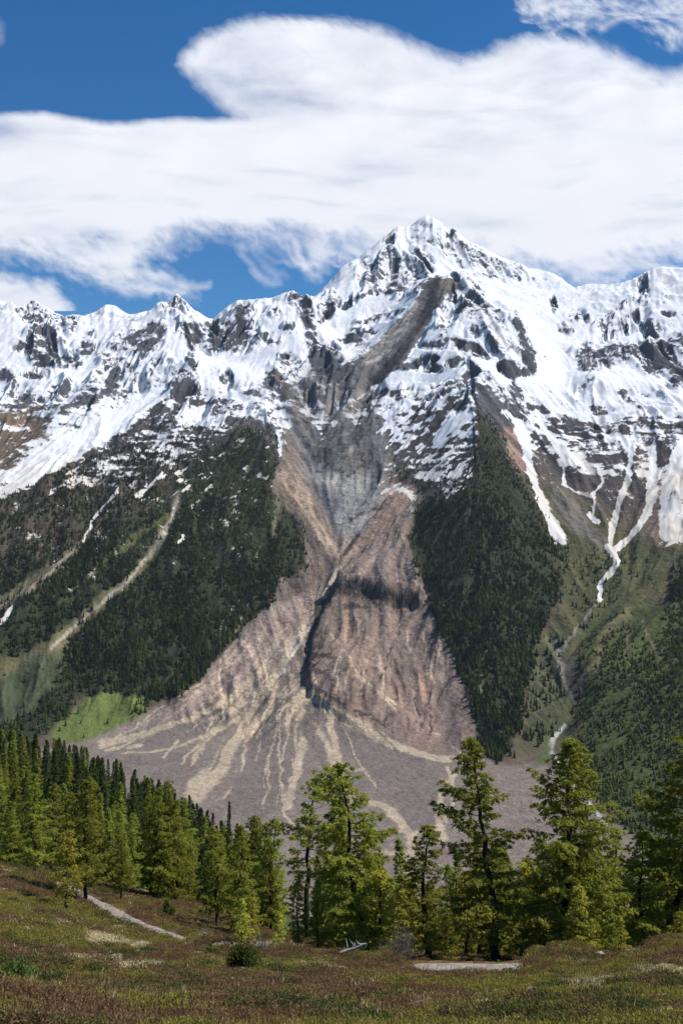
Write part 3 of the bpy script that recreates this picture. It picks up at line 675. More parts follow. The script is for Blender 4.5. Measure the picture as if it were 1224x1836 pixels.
# ---- sample cover
wx = 7 * fbm(Xg, Yg, 60, 4, .65, 71); wy = 7 * fbm(Xg, Yg, 60, 4, .65, 83)
n_w = fbm(Xg, Yg, 11, 3, .6, 91)
wk = np.where(fan > .5, .45, 1.0)
Sv = csample(S, PXg + wx * wk, PYg + wy * wk); Cv = csample(C, PXg + wx * wk, PYg + wy * wk); Vv = csample(V, PXg + wx + 9 * fbm(Xg, Yg, 150, 3, .6, 95), PYg + wy)
Kv = csample(K, PXg + wx * .8 + 2 * n_w, PYg + wy * .8)
kk = sstep(.30, .72, Kv + (.24 * l_mid + .22 * l_fine) * onslope + .20 * n_w) * sstep(.03, .15, Kv)
KC = np.array(TAN) * (1 + .22 * fbm(Xg, Yg, 40, 4, .6, 171)[..., None])
Cv = Cv + (KC - Cv) * (kk * .92)[..., None]
Dv = csample(DKC, PXg + wx, PYg + wy)
rim = csample(np.maximum(lmask([(604,1052,9),(640,1050,15),(675,1068,15),(715,1072,15),(750,1080,10)], .9), lmask([(600,1060,7),(575,1105,7),(558,1150,7),(552,1200,9)], .9)), PXg + wx, PYg + wy)  # dark cliff band on top; the left edge line is painted shade
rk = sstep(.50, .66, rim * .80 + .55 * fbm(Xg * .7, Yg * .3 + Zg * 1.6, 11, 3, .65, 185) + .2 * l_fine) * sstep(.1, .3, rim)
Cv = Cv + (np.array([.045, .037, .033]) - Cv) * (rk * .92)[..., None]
dk_ = sstep(.56, .66, Dv * .8 + .40 * n_w + .75 * fbm((Xg + .3 * Zg) * .55, Yg * .2 + Zg * 1.5, 20, 4, .66, 181)) * sstep(.05, .2, Dv)
Cv = Cv + (np.array([.048, .040, .037]) - Cv) * (dk_ * .88)[..., None]
sp9 = vnoise(Xg / 5.5, Yg / 4.0, 97); landm = csample(land, PXg, PYg)
Cv = Cv * (1 - landm * (.38 * sstep(.45, .7, sp9) - .30 * sstep(.5, .75, -sp9)) * (.35 + .65 * onslope))[..., None]
li_ = sstep(.2, .6, fbm(Xg, Yg + Zg, 38, 4, .62, 191)) * csample(basin, PXg, PYg)
Cv = Cv + (np.array([.30, .275, .25]) - Cv) * (li_ * .6)[..., None]
# steepness of the detailed surface: rock shows on steep faces
gy_ = np.gradient(Zg, axis=0) / np.gradient(Yg, axis=0); gx_ = np.gradient(Zg, axis=1) / np.maximum(np.gradient(Xg, axis=1), .01)
steep = np.sqrt(gx_ ** 2 + gy_ ** 2)
n_r = fbm(Xg, Yg + Zg * 1.3, 22, 4, .62, 131)
n_f = fbm(Xg, Yg + Zg * 1.3, 9, 3, .65, 137)
hs = sstep(820, 640, PYg) * (Sv > .02)
streakm = csample(NS, PXg, PYg)
Sv = np.where(Sv < .8, Sv + hs * (1 - streakm) * .22 * (1 - Sv / .8), Sv)
Sv = np.minimum(Sv, 1 - .09 * hs - .10 * hs * sstep(1150, 1350, Zg))
n_d = vnoise((Xg * .8 + Yg * .5 + Zg * .2) / 13, (Xg * -.5 + Zg * .8) / 34, 77) + .6 * vnoise((Xg * .8 + Yg * .5 + Zg * .2) / 6, (Xg * -.5 + Zg * .8) / 17, 79)
led = vnoise(Xg / 42 + Yg / 60, (Zg + 9 * n_r) / 11, 88) + .6 * vnoise(Xg / 20, (Zg + 6 * n_r) / 6, 89)
snow = Sv + (.17 + .17 * sstep(680, 730, PYg) * sstep(940, 880, PYg) * (Sv > .2)) * led * sstep(.95, .6, Sv) + 0.27 * n_r + .34 * n_f + .13 * n_d + 0.13 * l_mid + 0.10 * l_fine - 0.22 * (steep - 0.85)
snow = np.where(Sv < .03, Sv, snow) - .02
bright = 1 + 0.16 * l_fine + 0.13 * l_mid + 0.22 * fbm(Xg, Yg + Zg, 14, 3, .6, 151) + .10 * fbm(Xg, Yg, 130, 3, .5, 161)
bright = 1 + (bright - 1) * (0.35 + 1.1 * onslope)
Cv = np.clip(Cv * np.clip(bright, .45, 1.7)[..., None], 0.01, .9)
warm = np.clip(0.5 + .5 * l_mid, 0, 1)[..., None] * onslope[..., None]
Cv = Cv * (1 + warm * np.array([.06, -.0, -.06]))
dirty = sstep(760, 900, PYg) * .9 + .5 * emask(600, 640, 1, 1).max() * 0
dirty = np.clip(dirty + np.interp(PXg, [560, 600, 640, 700], [0, .35, .3, 0]) * sstep(560, 660, PYg) + .25 * l_mid, 0, 1)
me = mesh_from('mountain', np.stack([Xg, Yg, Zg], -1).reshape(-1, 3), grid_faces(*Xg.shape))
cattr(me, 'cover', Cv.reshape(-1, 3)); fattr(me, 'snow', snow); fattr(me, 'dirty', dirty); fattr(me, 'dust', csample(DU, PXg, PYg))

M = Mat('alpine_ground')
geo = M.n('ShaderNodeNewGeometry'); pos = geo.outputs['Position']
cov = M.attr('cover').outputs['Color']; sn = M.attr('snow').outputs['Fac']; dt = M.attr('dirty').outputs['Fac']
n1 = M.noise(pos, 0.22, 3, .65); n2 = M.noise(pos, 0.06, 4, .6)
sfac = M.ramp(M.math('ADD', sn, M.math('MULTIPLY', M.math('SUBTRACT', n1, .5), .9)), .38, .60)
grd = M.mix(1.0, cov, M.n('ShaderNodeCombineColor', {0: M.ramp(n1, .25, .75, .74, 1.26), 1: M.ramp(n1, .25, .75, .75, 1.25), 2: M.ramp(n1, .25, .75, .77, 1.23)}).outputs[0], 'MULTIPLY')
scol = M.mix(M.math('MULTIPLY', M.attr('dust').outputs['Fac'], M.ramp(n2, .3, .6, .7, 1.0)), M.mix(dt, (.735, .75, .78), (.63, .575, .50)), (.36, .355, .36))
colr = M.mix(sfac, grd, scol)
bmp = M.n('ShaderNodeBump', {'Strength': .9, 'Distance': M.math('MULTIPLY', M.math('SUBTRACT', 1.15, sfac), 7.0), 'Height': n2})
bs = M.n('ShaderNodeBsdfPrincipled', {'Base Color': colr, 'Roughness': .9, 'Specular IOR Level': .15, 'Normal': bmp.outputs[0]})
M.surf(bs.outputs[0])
mountain = link('mountain_range', me, M.m)
tag(mountain, 'snow capped mountain wall with grey landslide scar and wide debris fan', kind='structure')

def mz(X, Y):
    """terrain height at world points, from the fine sheet"""
    px = X / Y * F + 612
    c = np.interp(px, cols, np.arange(len(cols))); r = np.interp(Y, rows, np.arange(NR))
    ci = np.clip(c.astype(int), 0, len(cols) - 2); ri = np.clip(r.astype(int), 0, NR - 2); fc = c - ci; fr = r - ri
    return (Zg[ri, ci] * (1 - fc) + Zg[ri, ci + 1] * fc) * (1 - fr) + (Zg[ri + 1, ci] * (1 - fc) + Zg[ri + 1, ci + 1] * fc) * fr
# ------------------------------------------------------------------ near hillside
NL = [
 [(612,1836,15),(612,1800,22),(612,1770,32),(612,1745,46),(612,1728,62),(612,1710,72),(612,1705,84)],
 [(200,1836,15),(200,1790,24),(200,1745,36),(200,1700,50),(200,1660,68),(215,1640,80),(240,1625,92),(270,1612,106)],
 [(0,1836,15),(0,1770,24),(0,1700,36),(0,1640,50),(0,1590,68),(0,1560,90),(0,1556,104)],
 [(400,1836,15),(400,1795,23),(400,1765,33),(400,1730,48),(400,1705,62),(400,1690,76),(400,1662,98)],
 [(900,1836,15),(900,1803,22),(900,1780,31),(900,1760,44),(900,1748,52),(900,1742,58),(900,1734,64),(900,1722,72)],
 [(1224,1836,15),(1224,1800,21),(1224,1760,28),(1224,1720,38),(1224,1703,48),(1224,1712,60),(1224,1718,70)],
 [(1100,1836,15),(1100,1800,22),(1100,1760,32),(1100,1735,42),(1100,1727,50),(1100,1721,58),(1100,1718,68)],
 [(60,1575,86),(130,1600,88),(200,1632,80),(250,1658,74),(310,1682,68),(380,1702,64)],
 [(740,1743,54),(740,1733,64),(760,1724,72)],
 [(300,1612,108),(350,1630,112),(420,1655,106),(500,1680,95),(560,1695,86)],
 [(-300,1760,15),(-300,1600,40),(-300,1500,90)],[(-900,1700,15),(-700,1480,60)],[(1700,1836,15),(1600,1720,40),(1500,1720,70)],[(2300,1836,15)],
 [(612,2300,3.5),(612,1960,8.5)],[(200,2000,8)],[(1000,1990,8)],
 [(0,1545,130),(0,1515,180),(0,1440,250),(0,1400,330),(0,1378,400),(0,1372,470)],
 [(100,1560,130),(100,1525,190),(100,1455,260),(100,1415,340),(100,1395,420),(110,1388,500)],
 [(200,1590,140),(200,1560,200),(200,1500,270),(200,1450,360),(200,1432,450),(210,1425,520)],
 [(300,1620,140),(300,1600,200),(300,1550,280),(300,1500,380),(300,1482,480),(310,1478,560)],
 [(400,1665,140),(400,1640,200),(400,1590,290),(400,1550,380),(400,1535,480),(410,1535,560)],
 [(520,1700,140),(520,1690,220),(520,1650,320),(520,1640,420),(520,1650,540)],
 [(640,1730,120),(640,1745,200),(640,1740,320),(640,1760,440)],
 [(800,1750,110),(800,1770,200),(800,1790,320),(800,1810,440)],
 [(950,1750,110),(950,1775,200),(950,1800,320),(950,1820,440)],
 [(1100,1745,110),(1100,1770,200),(1100,1800,320)],[(1224,1740,100),(1224,1760,200),(1224,1800,320),(1224,1830,440)],
 [(-300,1480,160),(-300,1380,300),(-300,1330,500)],[(1600,1760,160),(1600,1800,320)],
]
for px in range(-700, 2000, 150):
    yb = 1500 + 300 * min(1, max(0, px / 700)) if px < 700 else 1840
    NL.append([(px, yb + 40, 750)]); NL.append([(px, 918 + 505 * F / 1120, 1120)]); NL.append([(px, 918 + 530 * F / 1300, 1300)])
npt = densify(NL[:12], 9); npt = np.concatenate([npt, densify(NL[12:], 45)])
npt = np.concatenate([npt, [(0, 0, -1.65), (-6, 0, -.6), (6, 0, -2.3), (0, -12, 3.2), (0, -40, 14.5), (-30, -30, 14), (30, -30, 9)]])
nev = rbf(npt, smooth=.6, scale=100.0)
def near_base(X, Y): return nev(X, Y)
def hummock(X, Y):
    f = sstep(3, 16, Y)
    return f * (.42 * fbm(X, Y, 5.0, 3, .5, 201) + .16 * fbm(X, Y, 1.3, 3, .55, 205)) + .8 * sstep(50, 200, Y) * fbm(X, Y, 30, 4, .5, 209)
tt = np.concatenate([np.linspace(-3.2, -.62, 40, endpoint=False), np.linspace(-.62, .62, 330), np.linspace(.62, 3.2, 41)[1:]])
yy = np.concatenate([np.linspace(-50, 6, 24, endpoint=False), 6 + (np.exp(np.linspace(0, 1, 430) * math.log(140)) - 1) / 139 * 1290])
Tg, Yn = np.meshgrid(tt, yy)
Xn = Tg * (np.maximum(Yn, -5) * .62 + 14)
Zn = near_base(Xn, Yn)
# footpath: its line is levelled into the slope
PATH = [(90,1583,92),(130,1602,88),(165,1617,84),(200,1633,80),(250,1658,74),(310,1682,68),(380,1702,64),(500,1722,62),(612,1732,60),(740,1740,58),(840,1742,57),(950,1743,56),(1060,1734,56),(1150,1724,57),(1260,1715,60),(1500,1710,70)]
pc = np.array([P(*q) for q in PATH])[:, :2]
seg = np.linalg.norm(np.diff(pc, axis=0), axis=1); cum = np.concatenate([[0], np.cumsum(seg)])
sN = 260
ss_ = np.linspace(0, cum[-1], sN)
pX = np.interp(ss_, cum, pc[:, 0]); pY = np.interp(ss_, cum, pc[:, 1])
ker = np.ones(13) / 13
def sm(a): return np.convolve(np.pad(a, 6, mode='edge'), ker, 'valid')
pX, pY = sm(sm(pX)), sm(sm(pY))
pZ = sm(sm(near_base(pX, pY)))
ppx = 612 + F * pX / pY
pZ = pZ + .19 * sstep(700, 760, ppx) * sstep(985, 930, ppx)
def path_dist(X, Y):
    best = np.full(X.shape, 99.0); bz = np.zeros(X.shape)
    m = (Y > 45) & (Y < 105)
    x, y = X[m], Y[m]; b = np.full(x.shape, 99.0); z = np.zeros(x.shape)
    for i in range(sN - 1):
        dx, dy = pX[i + 1] - pX[i], pY[i + 1] - pY[i]; L = dx * dx + dy * dy + 1e-9
        t = np.clip(((x - pX[i]) * dx + (y - pY[i]) * dy) / L, 0, 1)
        d = np.hypot(x - pX[i] - t * dx, y - pY[i] - t * dy)
        k = d < b; b[k] = d[k]; z[k] = (pZ[i] + t * (pZ[i + 1] - pZ[i]))[k]
    best[m] = b; bz[m] = z
    return best, bz
def near_h(X, Y):
    z = near_base(X, Y) + hummock(X, Y)
    px = 612 + F * X / np.maximum(Y, 1)
    win = sstep(318, 370, px) * sstep(735, 700, px) + sstep(935, 965, px) * sstep(1065, 1040, px) + sstep(1150, 1180, px)
    crest = np.interp(px, [318, 420, 612, 740, 1224], [62, 57, 53.5, 52, 53])
    z = z - 1.0 * sstep(735, 755, px) * sstep(945, 925, px) * np.exp(-((Y - 49.5) / 5.5) ** 2)
    z = z + .75 * win * np.exp(-((Y - crest) / 3.2) ** 2) * (1 + .3 * vnoise(X / 3, Y / 3, 9))
    d, pz = path_dist(X, Y)
    w = 1 - sstep(1.0, 2.6, d)
    return z * (1 - w) + (pz - .05) * w
Zn = near_h(Xn, Yn).astype(np.float32)
NPX = 612 + F * Xn / np.maximum(Yn, 1); NPY = 918 - F * Zn / np.maximum(Yn, 1)
far = sstep(95, 180, Yn)
h1 = fbm(Xn, Yn * .8, 6.5, 4, .55, 221); h2 = fbm(Xn, Yn, 2.2, 4, .6, 231); h3 = fbm(Xn, Yn, 11, 3, .5, 241); h4 = fbm(Xn, Yn, .55, 3, .6, 251)
HB = np.array([.125, .072, .05]); HG = np.array([.13, .12, .035]); HO = np.array([.19, .14, .045]); HS = np.array([.45, .37, .22]); HD = np.array([.03, .04, .014])
gpaint = np.zeros(Xn.shape)
for x, y, rx, ry, v in [(60,1620,90,25,.5),(60,1680,60,20,.9),(230,1760,130,14,.35),(300,1690,80,10,.5),(450,1745,90,20,.2),(700,1760,150,12,.55),(900,1775,200,18,.6),(1100,1800,160,25,.7),(620,1820,600,14,.35),(1130,1740,90,10,.3),(520,1730,80,8,.5),
                        (250,1725,170,16,-.6),(150,1780,220,20,-.7),(420,1780,170,14,-.6),(640,1785,140,10,-.4),(860,1758,120,6,-.7),(1000,1775,100,8,-.3),(60,1640,40,8,-.4),(500,1810,200,8,-.3),(350,1670,60,6,-.2)]:
    gpaint += v * np.exp(-((NPX - x) / rx) ** 2 - ((NPY - y) / ry) ** 2)
gmix = sstep(-.16, .22, gpaint * .9 + .8 * h1 + .75 * h2 - .12)
CN = HB + (HG - HB) * gmix[..., None]
CN = CN + (HO - CN) * (sstep(.05, .4, h3 + .4 * h2) * .5)[..., None]
spaint = np.zeros(Xn.shape)
for x, y, rx, ry in [(150,1725,60,9),(235,1735,40,7),(190,1690,25,12),(155,1690,15,10),(1080,1770,50,7),(1200,1752,60,6),(1050,1785,25,8),(640,1835,40,6),(240,1700,20,7),(470,1822,25,6),(760,1808,30,6),(430,1700,90,5),(250,1580,9,4)]:
    spaint += np.exp(-((NPX - x) / rx) ** 2 - ((NPY - y) / ry) ** 2)
st = sstep(.42, .72, 1.25 * spaint + .5 * h2 + .5 * h4)
CN = CN + (HS - CN) * (st * .8)[..., None]
CN = CN + (HD - CN) * (sstep(.25, .5, -h2 + .3 * h4) * .6)[..., None]
CN = CN * (1 + .3 * h4)[..., None]
FG = np.array([.05, .055, .02])
CN = CN * (1 - far[..., None]) + FG * (1 + .4 * h3[..., None]) * far[..., None]
me = mesh_from('hillside', np.stack([Xn, Yn, Zn], -1).reshape(-1, 3), grid_faces(*Xn.shape))
cattr(me, 'cover', np.clip(CN, .01, .9).reshape(-1, 3))
M = Mat('heath_soil')
pos = M.n('ShaderNodeNewGeometry').outputs['Position']
n1 = M.noise(pos, 6.0, 5, .7); n2 = M.noise(pos, 1.4, 4, .6)
c = M.mix(1.0, M.attr('cover').outputs['Color'], M.n('ShaderNodeCombineColor', {0: M.ramp(n1, .25, .75, .45, 1.6), 1: M.ramp(n1, .25, .75, .45, 1.6), 2: M.ramp(n1, .25, .75, .5, 1.5)}).outputs[0], 'MULTIPLY')
bmp = M.n('ShaderNodeBump', {'Strength': .8, 'Distance': .12, 'Height': n1})
M.surf(M.n('ShaderNodeBsdfPrincipled', {'Base Color': c, 'Roughness': .95, 'Specular IOR Level': .1, 'Normal': bmp.outputs[0]}).outputs[0])
tag(link('hillside', me, M.m), 'heath covered near slope in brown, olive and straw patches', kind='structure')

# footpath sheet, with ragged edges
pv = []; nx = 7
for i in range(sN):
    j0, j1 = max(0, i - 1), min(sN - 1, i + 1)
    tx, ty = pX[j1] - pX[j0], pY[j1] - pY[j0]; l = math.hypot(tx, ty); nxx, nyy = -ty / l, tx / l
    wd = .74 + .10 * math.sin(i * .17) + .05 * math.sin(i * .53)
    for k in range(nx):
        u = (k / (nx - 1) * 2 - 1) * wd
        pv.append((pX[i] + nxx * u, pY[i] + nyy * u, pZ[i] + .012 - (.09 if k in (0, nx - 1) else 0)))
me = mesh_from('path', pv, grid_faces(sN, nx))
M = Mat('trodden_gravel')
pos = M.n('ShaderNodeNewGeometry').outputs['Position']
n1 = M.noise(pos, 3.0, 6, .7)
c = M.mix(M.ramp(n1, .35, .7), (.22, .18, .145), (.40, .345, .29))
c = M.mix(M.ramp(M.noise(pos, .9, 5, .7), .52, .62), c, (.13, .12, .06))
bmp = M.n('ShaderNodeBump', {'Strength': .5, 'Distance': .05, 'Height': M.noise(pos, 14, 4)})
M.surf(M.n('ShaderNodeBsdfPrincipled', {'Base Color': c, 'Roughness': .95, 'Normal': bmp.outputs[0]}).outputs[0])
tag(link('footpath', me, M.m), 'pale gravel footpath crossing the heath', kind='structure')
def nz(x, y): return float(near_h(np.array([[float(x)]]), np.array([[float(y)]]))[0, 0])
def nza(X, Y): return near_h(np.asarray(X, float).reshape(1, -1), np.asarray(Y, float).reshape(1, -1))[0]

# ------------------------------------------------------------------ clouds: a lens cloud deck 4 km above
CHT = 4000.0
cu = np.arange(-420, 1650, 4.0); cvv = np.arange(-330, 562, 4.0)
U, W = np.meshgrid(cu, cvv)
def cpoly(pts, f, U=U, W=W):
    pts = np.array(pts, float); ins = np.zeros(U.shape, bool); dist = np.full(U.shape, 1e9)
    for k in range(len(pts)):
        ax, ay = pts[k]; bx, by = pts[(k + 1) % len(pts)]
        if ay != by: ins ^= ((ay > W) != (by > W)) & (U < (bx - ax) * (W - ay) / (by - ay) + ax)
        dx, dy = bx - ax, by - ay; L = dx * dx + dy * dy + 1e-9
        t = np.clip(((U - ax) * dx + (W - ay) * dy) / L, 0, 1)
        dist = np.minimum(dist, (U - ax - t * dx) ** 2 + (W - ay - t * dy) ** 2)
    return np.where(ins, 1, -1) * np.sqrt(dist) / f
wu = 14 * fbm(U, W, 70, 4, .6, 301); ww_ = 12 * fbm(U, W, 60, 4, .6, 311)
fu = 5 * fbm(U, W, 16, 3, .6, 321)
lowfuzz = sstep(330, 430, W)
Uw, Ww = U + wu * (.25 + 1.1 * lowfuzz) + fu * lowfuzz, W + ww_ * (.12 + 1.2 * lowfuzz) + fu * (.2 + lowfuzz)
main = cpoly([(-430,235),(-200,222),(-40,206),(30,199),(80,197),(130,205),(180,214),(240,213),(300,209),(400,208),(480,206),(600,205),(800,120),(1000,150),(1224,150),(1660,90),(1660,480),(1224,470),(1140,486),(1080,505),(1030,512),(960,500),(830,470),(700,480),(625,450),(600,450),(575,478),(555,470),(530,430),(500,424),(470,432),(440,428),(410,424),(360,424),(320,432),(290,450),(265,470),(290,490),(330,515),(352,534),(330,528),(270,515),(220,520),(160,512),(110,492),(70,472),(20,462),(-60,455),(-430,470)], 1, Uw, Ww)
lobe = cpoly([(318,118),(328,95),(360,68),(400,50),(450,36),(520,29),(590,29),(650,40),(700,55),(740,74),(780,88),(830,100),(880,88),(930,74),(1000,68),(1060,76),(1110,92),(1150,112),(1190,126),(1224,118),(1330,60),(1660,20),(1660,300),(500,300),(440,215),(400,198),(370,170),(335,138)], 1, U + wu * .22, W + ww_ * .2)
wis = cpoly([(900,-40),(960,-330),(1660,-330),(1660,30),(1260,95),(1224,100),(1200,88),(1150,55),(1080,60),(1000,52),(940,30)], 1, Uw, W + ww_)
low = cpoly([(-430,480),(-100,470),(0,488),(50,500),(100,512),(125,535),(140,560),(150,600),(-430,600)], 1, Uw, Ww)
left = cpoly([(-430,-100),(-200,0),(-20,20),(8,40),(8,70),(-10,80),(-200,110),(-430,60)], 1, Uw, Ww)
streak = fbm(U * .28 + W * .2, W, 16, 4, .6, 331); streak2 = fbm((U * .85 + W * .5) * .5, W * .85 - U * .5, 11, 4, .65, 341)
d_main = sstep(-4 - 24 * lowfuzz, 16 + 40 * lowfuzz, main + (2 + 22 * lowfuzz) * streak2)
d_main *= 1 - .75 * np.exp(-((U - 165) / 45) ** 2 - ((W - 432) / 18) ** 2) * (.6 + .6 * streak2)
d_main *= 1 - .5 * np.exp(-((U + 30) / 90) ** 2 - ((W - 235) / 26) ** 2)
hole = np.exp(-((U - 515) / 55) ** 2 - ((W - 445) / 26) ** 2); d_main *= 1 - .55 * hole * sstep(-.5, .5, streak2)
d_lobe = sstep(-14, 24, lobe + 9 * streak2) * (.93 - .22 * np.exp(-((U - 450) / 110) ** 2 - ((W - 150) / 55) ** 2) * (1 + streak))
d_wis = sstep(-16, 30, wis + 26 * streak2) * (.46 + .62 * streak2)
d_wis = np.maximum(d_wis, .0)
d_low = sstep(-10, 22, low + 10 * streak2) * .93
d_fib = np.zeros(U.shape)
for k in range(46):
    r = random.Random(3000 + k)
    x0, y0, L_, sl_ = [(r.uniform(430, 560), r.uniform(415, 445), r.uniform(40, 90), 1.0), (r.uniform(1000, 1160), r.uniform(455, 480), r.uniform(50, 110), .25), (r.uniform(150, 300), r.uniform(470, 520), r.uniform(60, 120), .25), (r.uniform(890, 1200), r.uniform(0, 70), r.uniform(70, 160), -.30), (r.uniform(570, 640), r.uniform(440, 475), r.uniform(20, 50), .4)][k % 5]
    q = np.linspace(0, 1, 7); xs = x0 + L_ * q * (.75 if sl_ == 1.0 else 1); ys = y0 + L_ * sl_ * (q + .35 * np.sin(q * 3.1)) * .8
    best = np.full(U.shape, 1e9)
    for a in range(6):
        dx_, dy_ = xs[a + 1] - xs[a], ys[a + 1] - ys[a]
        t_ = np.clip(((Uw - xs[a]) * dx_ + (Ww - ys[a]) * dy_) / (dx_ * dx_ + dy_ * dy_), 0, 1)
        best = np.minimum(best, (Uw - xs[a] - t_ * dx_) ** 2 + (Ww - ys[a] - t_ * dy_) ** 2)
    d_fib = 1 - (1 - d_fib) * (1 - r.uniform(.12, .4) * np.exp(-best / r.uniform(8, 60)))
d_left = sstep(-10, 20, left) * .45
edge = sstep(1090, 1200, U) * np.exp(-((W - (120 + (U - 1150) * .1)) / 60) ** 2)
d_lobe *= 1 - .38 * edge * sstep(-.2, .6, streak2)
dens = 1 - (1 - d_main) * (1 - d_lobe) * (1 - np.clip(d_wis, 0, 1)) * (1 - d_low) * (1 - d_left) * (1 - d_fib)
flow = W + 26 * np.sin(U / 190.0 + .6) + 18 * fbm(U, W, 200, 2, .5, 355)
bands = fbm(U * .16, flow, 26, 4, .55, 351)
inner = 1 - .13 * sstep(.0, .7, bands) - .05 * sstep(.1, .7, streak2) * sstep(330, 180, W)  # soft grey shading inside the cloud, put in by thinning its density
for x_, y_, a_, b_, v_ in [(740,300,130,16,.22),(430,150,60,40,.18),(520,185,90,14,.2),(620,330,70,12,.12),(850,395,90,14,.2),(160,268,160,8,.12),(900,200,160,9,.08),(1100,240,120,12,.08)]:
    inner = inner - .6 * v_ * np.exp(-((U - x_) / a_) ** 2 - ((W - y_ - (U - x_) * .12) / b_) ** 2) * (1 + .6 * bands)
dens = np.clip(dens * inner, 0, 1)
dens *= sstep(1650, 1500, U) * sstep(-420, -330, U) * sstep(-330, -230, W)
Yc = CHT * F / (918 - W); Xc = (U - 612) / F * Yc
und = 85 * fbm(U * .3, W, 60, 3, .4, 361) + 40 * np.sin(W / 21.0 + U / 160.0) * sstep(200, 300, W)
me = mesh_from('clouds', np.stack([Xc, Yc, CHT + und * (1 - .85 * sstep(150, 380, W))], -1).reshape(-1, 3), grid_faces(*U.shape))
fattr(me, 'cloudiness', dens)
M = Mat('cloud_vapour')
pos = M.n('ShaderNodeNewGeometry').outputs['Position']
mp = M.n('ShaderNodeMapping', {'Vector': pos, 'Rotation': (0, 0, .7), 'Scale': (.0012, .0007, .002)})
nn = M.noise(mp.outputs[0], 1.0, 8, .62)
dn = M.attr('cloudiness').outputs['Fac']
e = M.math('MULTIPLY', M.math('MULTIPLY', dn, M.math('SUBTRACT', 1.0, dn)), 4.0)
al = M.math('ADD', dn, M.math('MULTIPLY', M.math('SUBTRACT', nn, .5), M.math('ADD', M.math('MULTIPLY', e, 1.0), .02)), True)
al = M.math('MULTIPLY', al, M.ramp(dn, 0.0, .08))
wht = (.995, .985, .965, 1)
ad = M.n('ShaderNodeMixShader', {0: .35, 1: M.n('ShaderNodeBsdfTranslucent', {'Color': wht}).outputs[0], 2: M.n('ShaderNodeBsdfDiffuse', {'Color': wht}).outputs[0]})
M.surf(M.n('ShaderNodeMixShader', {0: al, 1: M.n('ShaderNodeBsdfTransparent').outputs[0], 2: ad.outputs[0]}).outputs[0])
tag(link('clouds', me, M.m), 'smooth white lens shaped cloud deck over the peaks', kind='structure')
# ------------------------------------------------------------------ vegetation builders
def tri_mesh(name, tris, tone=None, smooth=False):
    tris = np.asarray(tris, np.float32)
    n = len(tris)
    me = mesh_from(name, tris.reshape(-1, 3), np.arange(n * 3).reshape(n, 3), smooth)
    if tone is not None: fattr(me, 'tone', np.repeat(tone, 3))
    return me

def tube(path, rad, sides=6):
    """tapered tube along a list of points -> verts, quads"""
    path = np.array(path, float); n = len(path)
    tan = np.gradient(path, axis=0); tan /= np.linalg.norm(tan, axis=1)[:, None] + 1e-9
    ref = np.array([0.31, 0.95, 0.05]); V_ = []
    for p, t, r in zip(path, tan, rad):
        a = np.cross(t, ref); a /= np.linalg.norm(a) + 1e-9; b = np.cross(t, a)
        for k in range(sides):
            w = 2 * math.pi * k / sides
            V_.append(p + (a * math.cos(w) + b * math.sin(w)) * r)
    Q = [[i * sides + k, i * sides + (k + 1) % sides, (i + 1) * sides + (k + 1) % sides, (i + 1) * sides + k] for i in range(n - 1) for k in range(sides)]
    return V_, Q

class Wood:
    def __init__(s): s.v = []; s.q = []
    def add(s, path, rad, sides=6):
        v, q = tube(path, rad, sides); o = len(s.v)
        s.v += v; s.q += [[a + o for a in f] for f in q]
    def mesh(s, name): return mesh_from(name, s.v, s.q)

def leaves(R, pos, dirs, length, width, droop=0.0):
    """one slim triangle pair-free leaf spray per position"""
    n = len(pos)
    rnd = R.normal(size=(n, 3)); d = dirs + rnd * .75; d[:, 2] -= droop
    d /= np.linalg.norm(d, axis=1)[:, None] + 1e-9
    side = np.cross(d, R.normal(size=(n, 3))); side /= np.linalg.norm(side, axis=1)[:, None] + 1e-9
    L = length * R.uniform(.6, 1.35, (n, 1)); Wd = width * R.uniform(.6, 1.3, (n, 1))
    return np.stack([pos - side * Wd, pos + side * Wd, pos + d * L], 1)

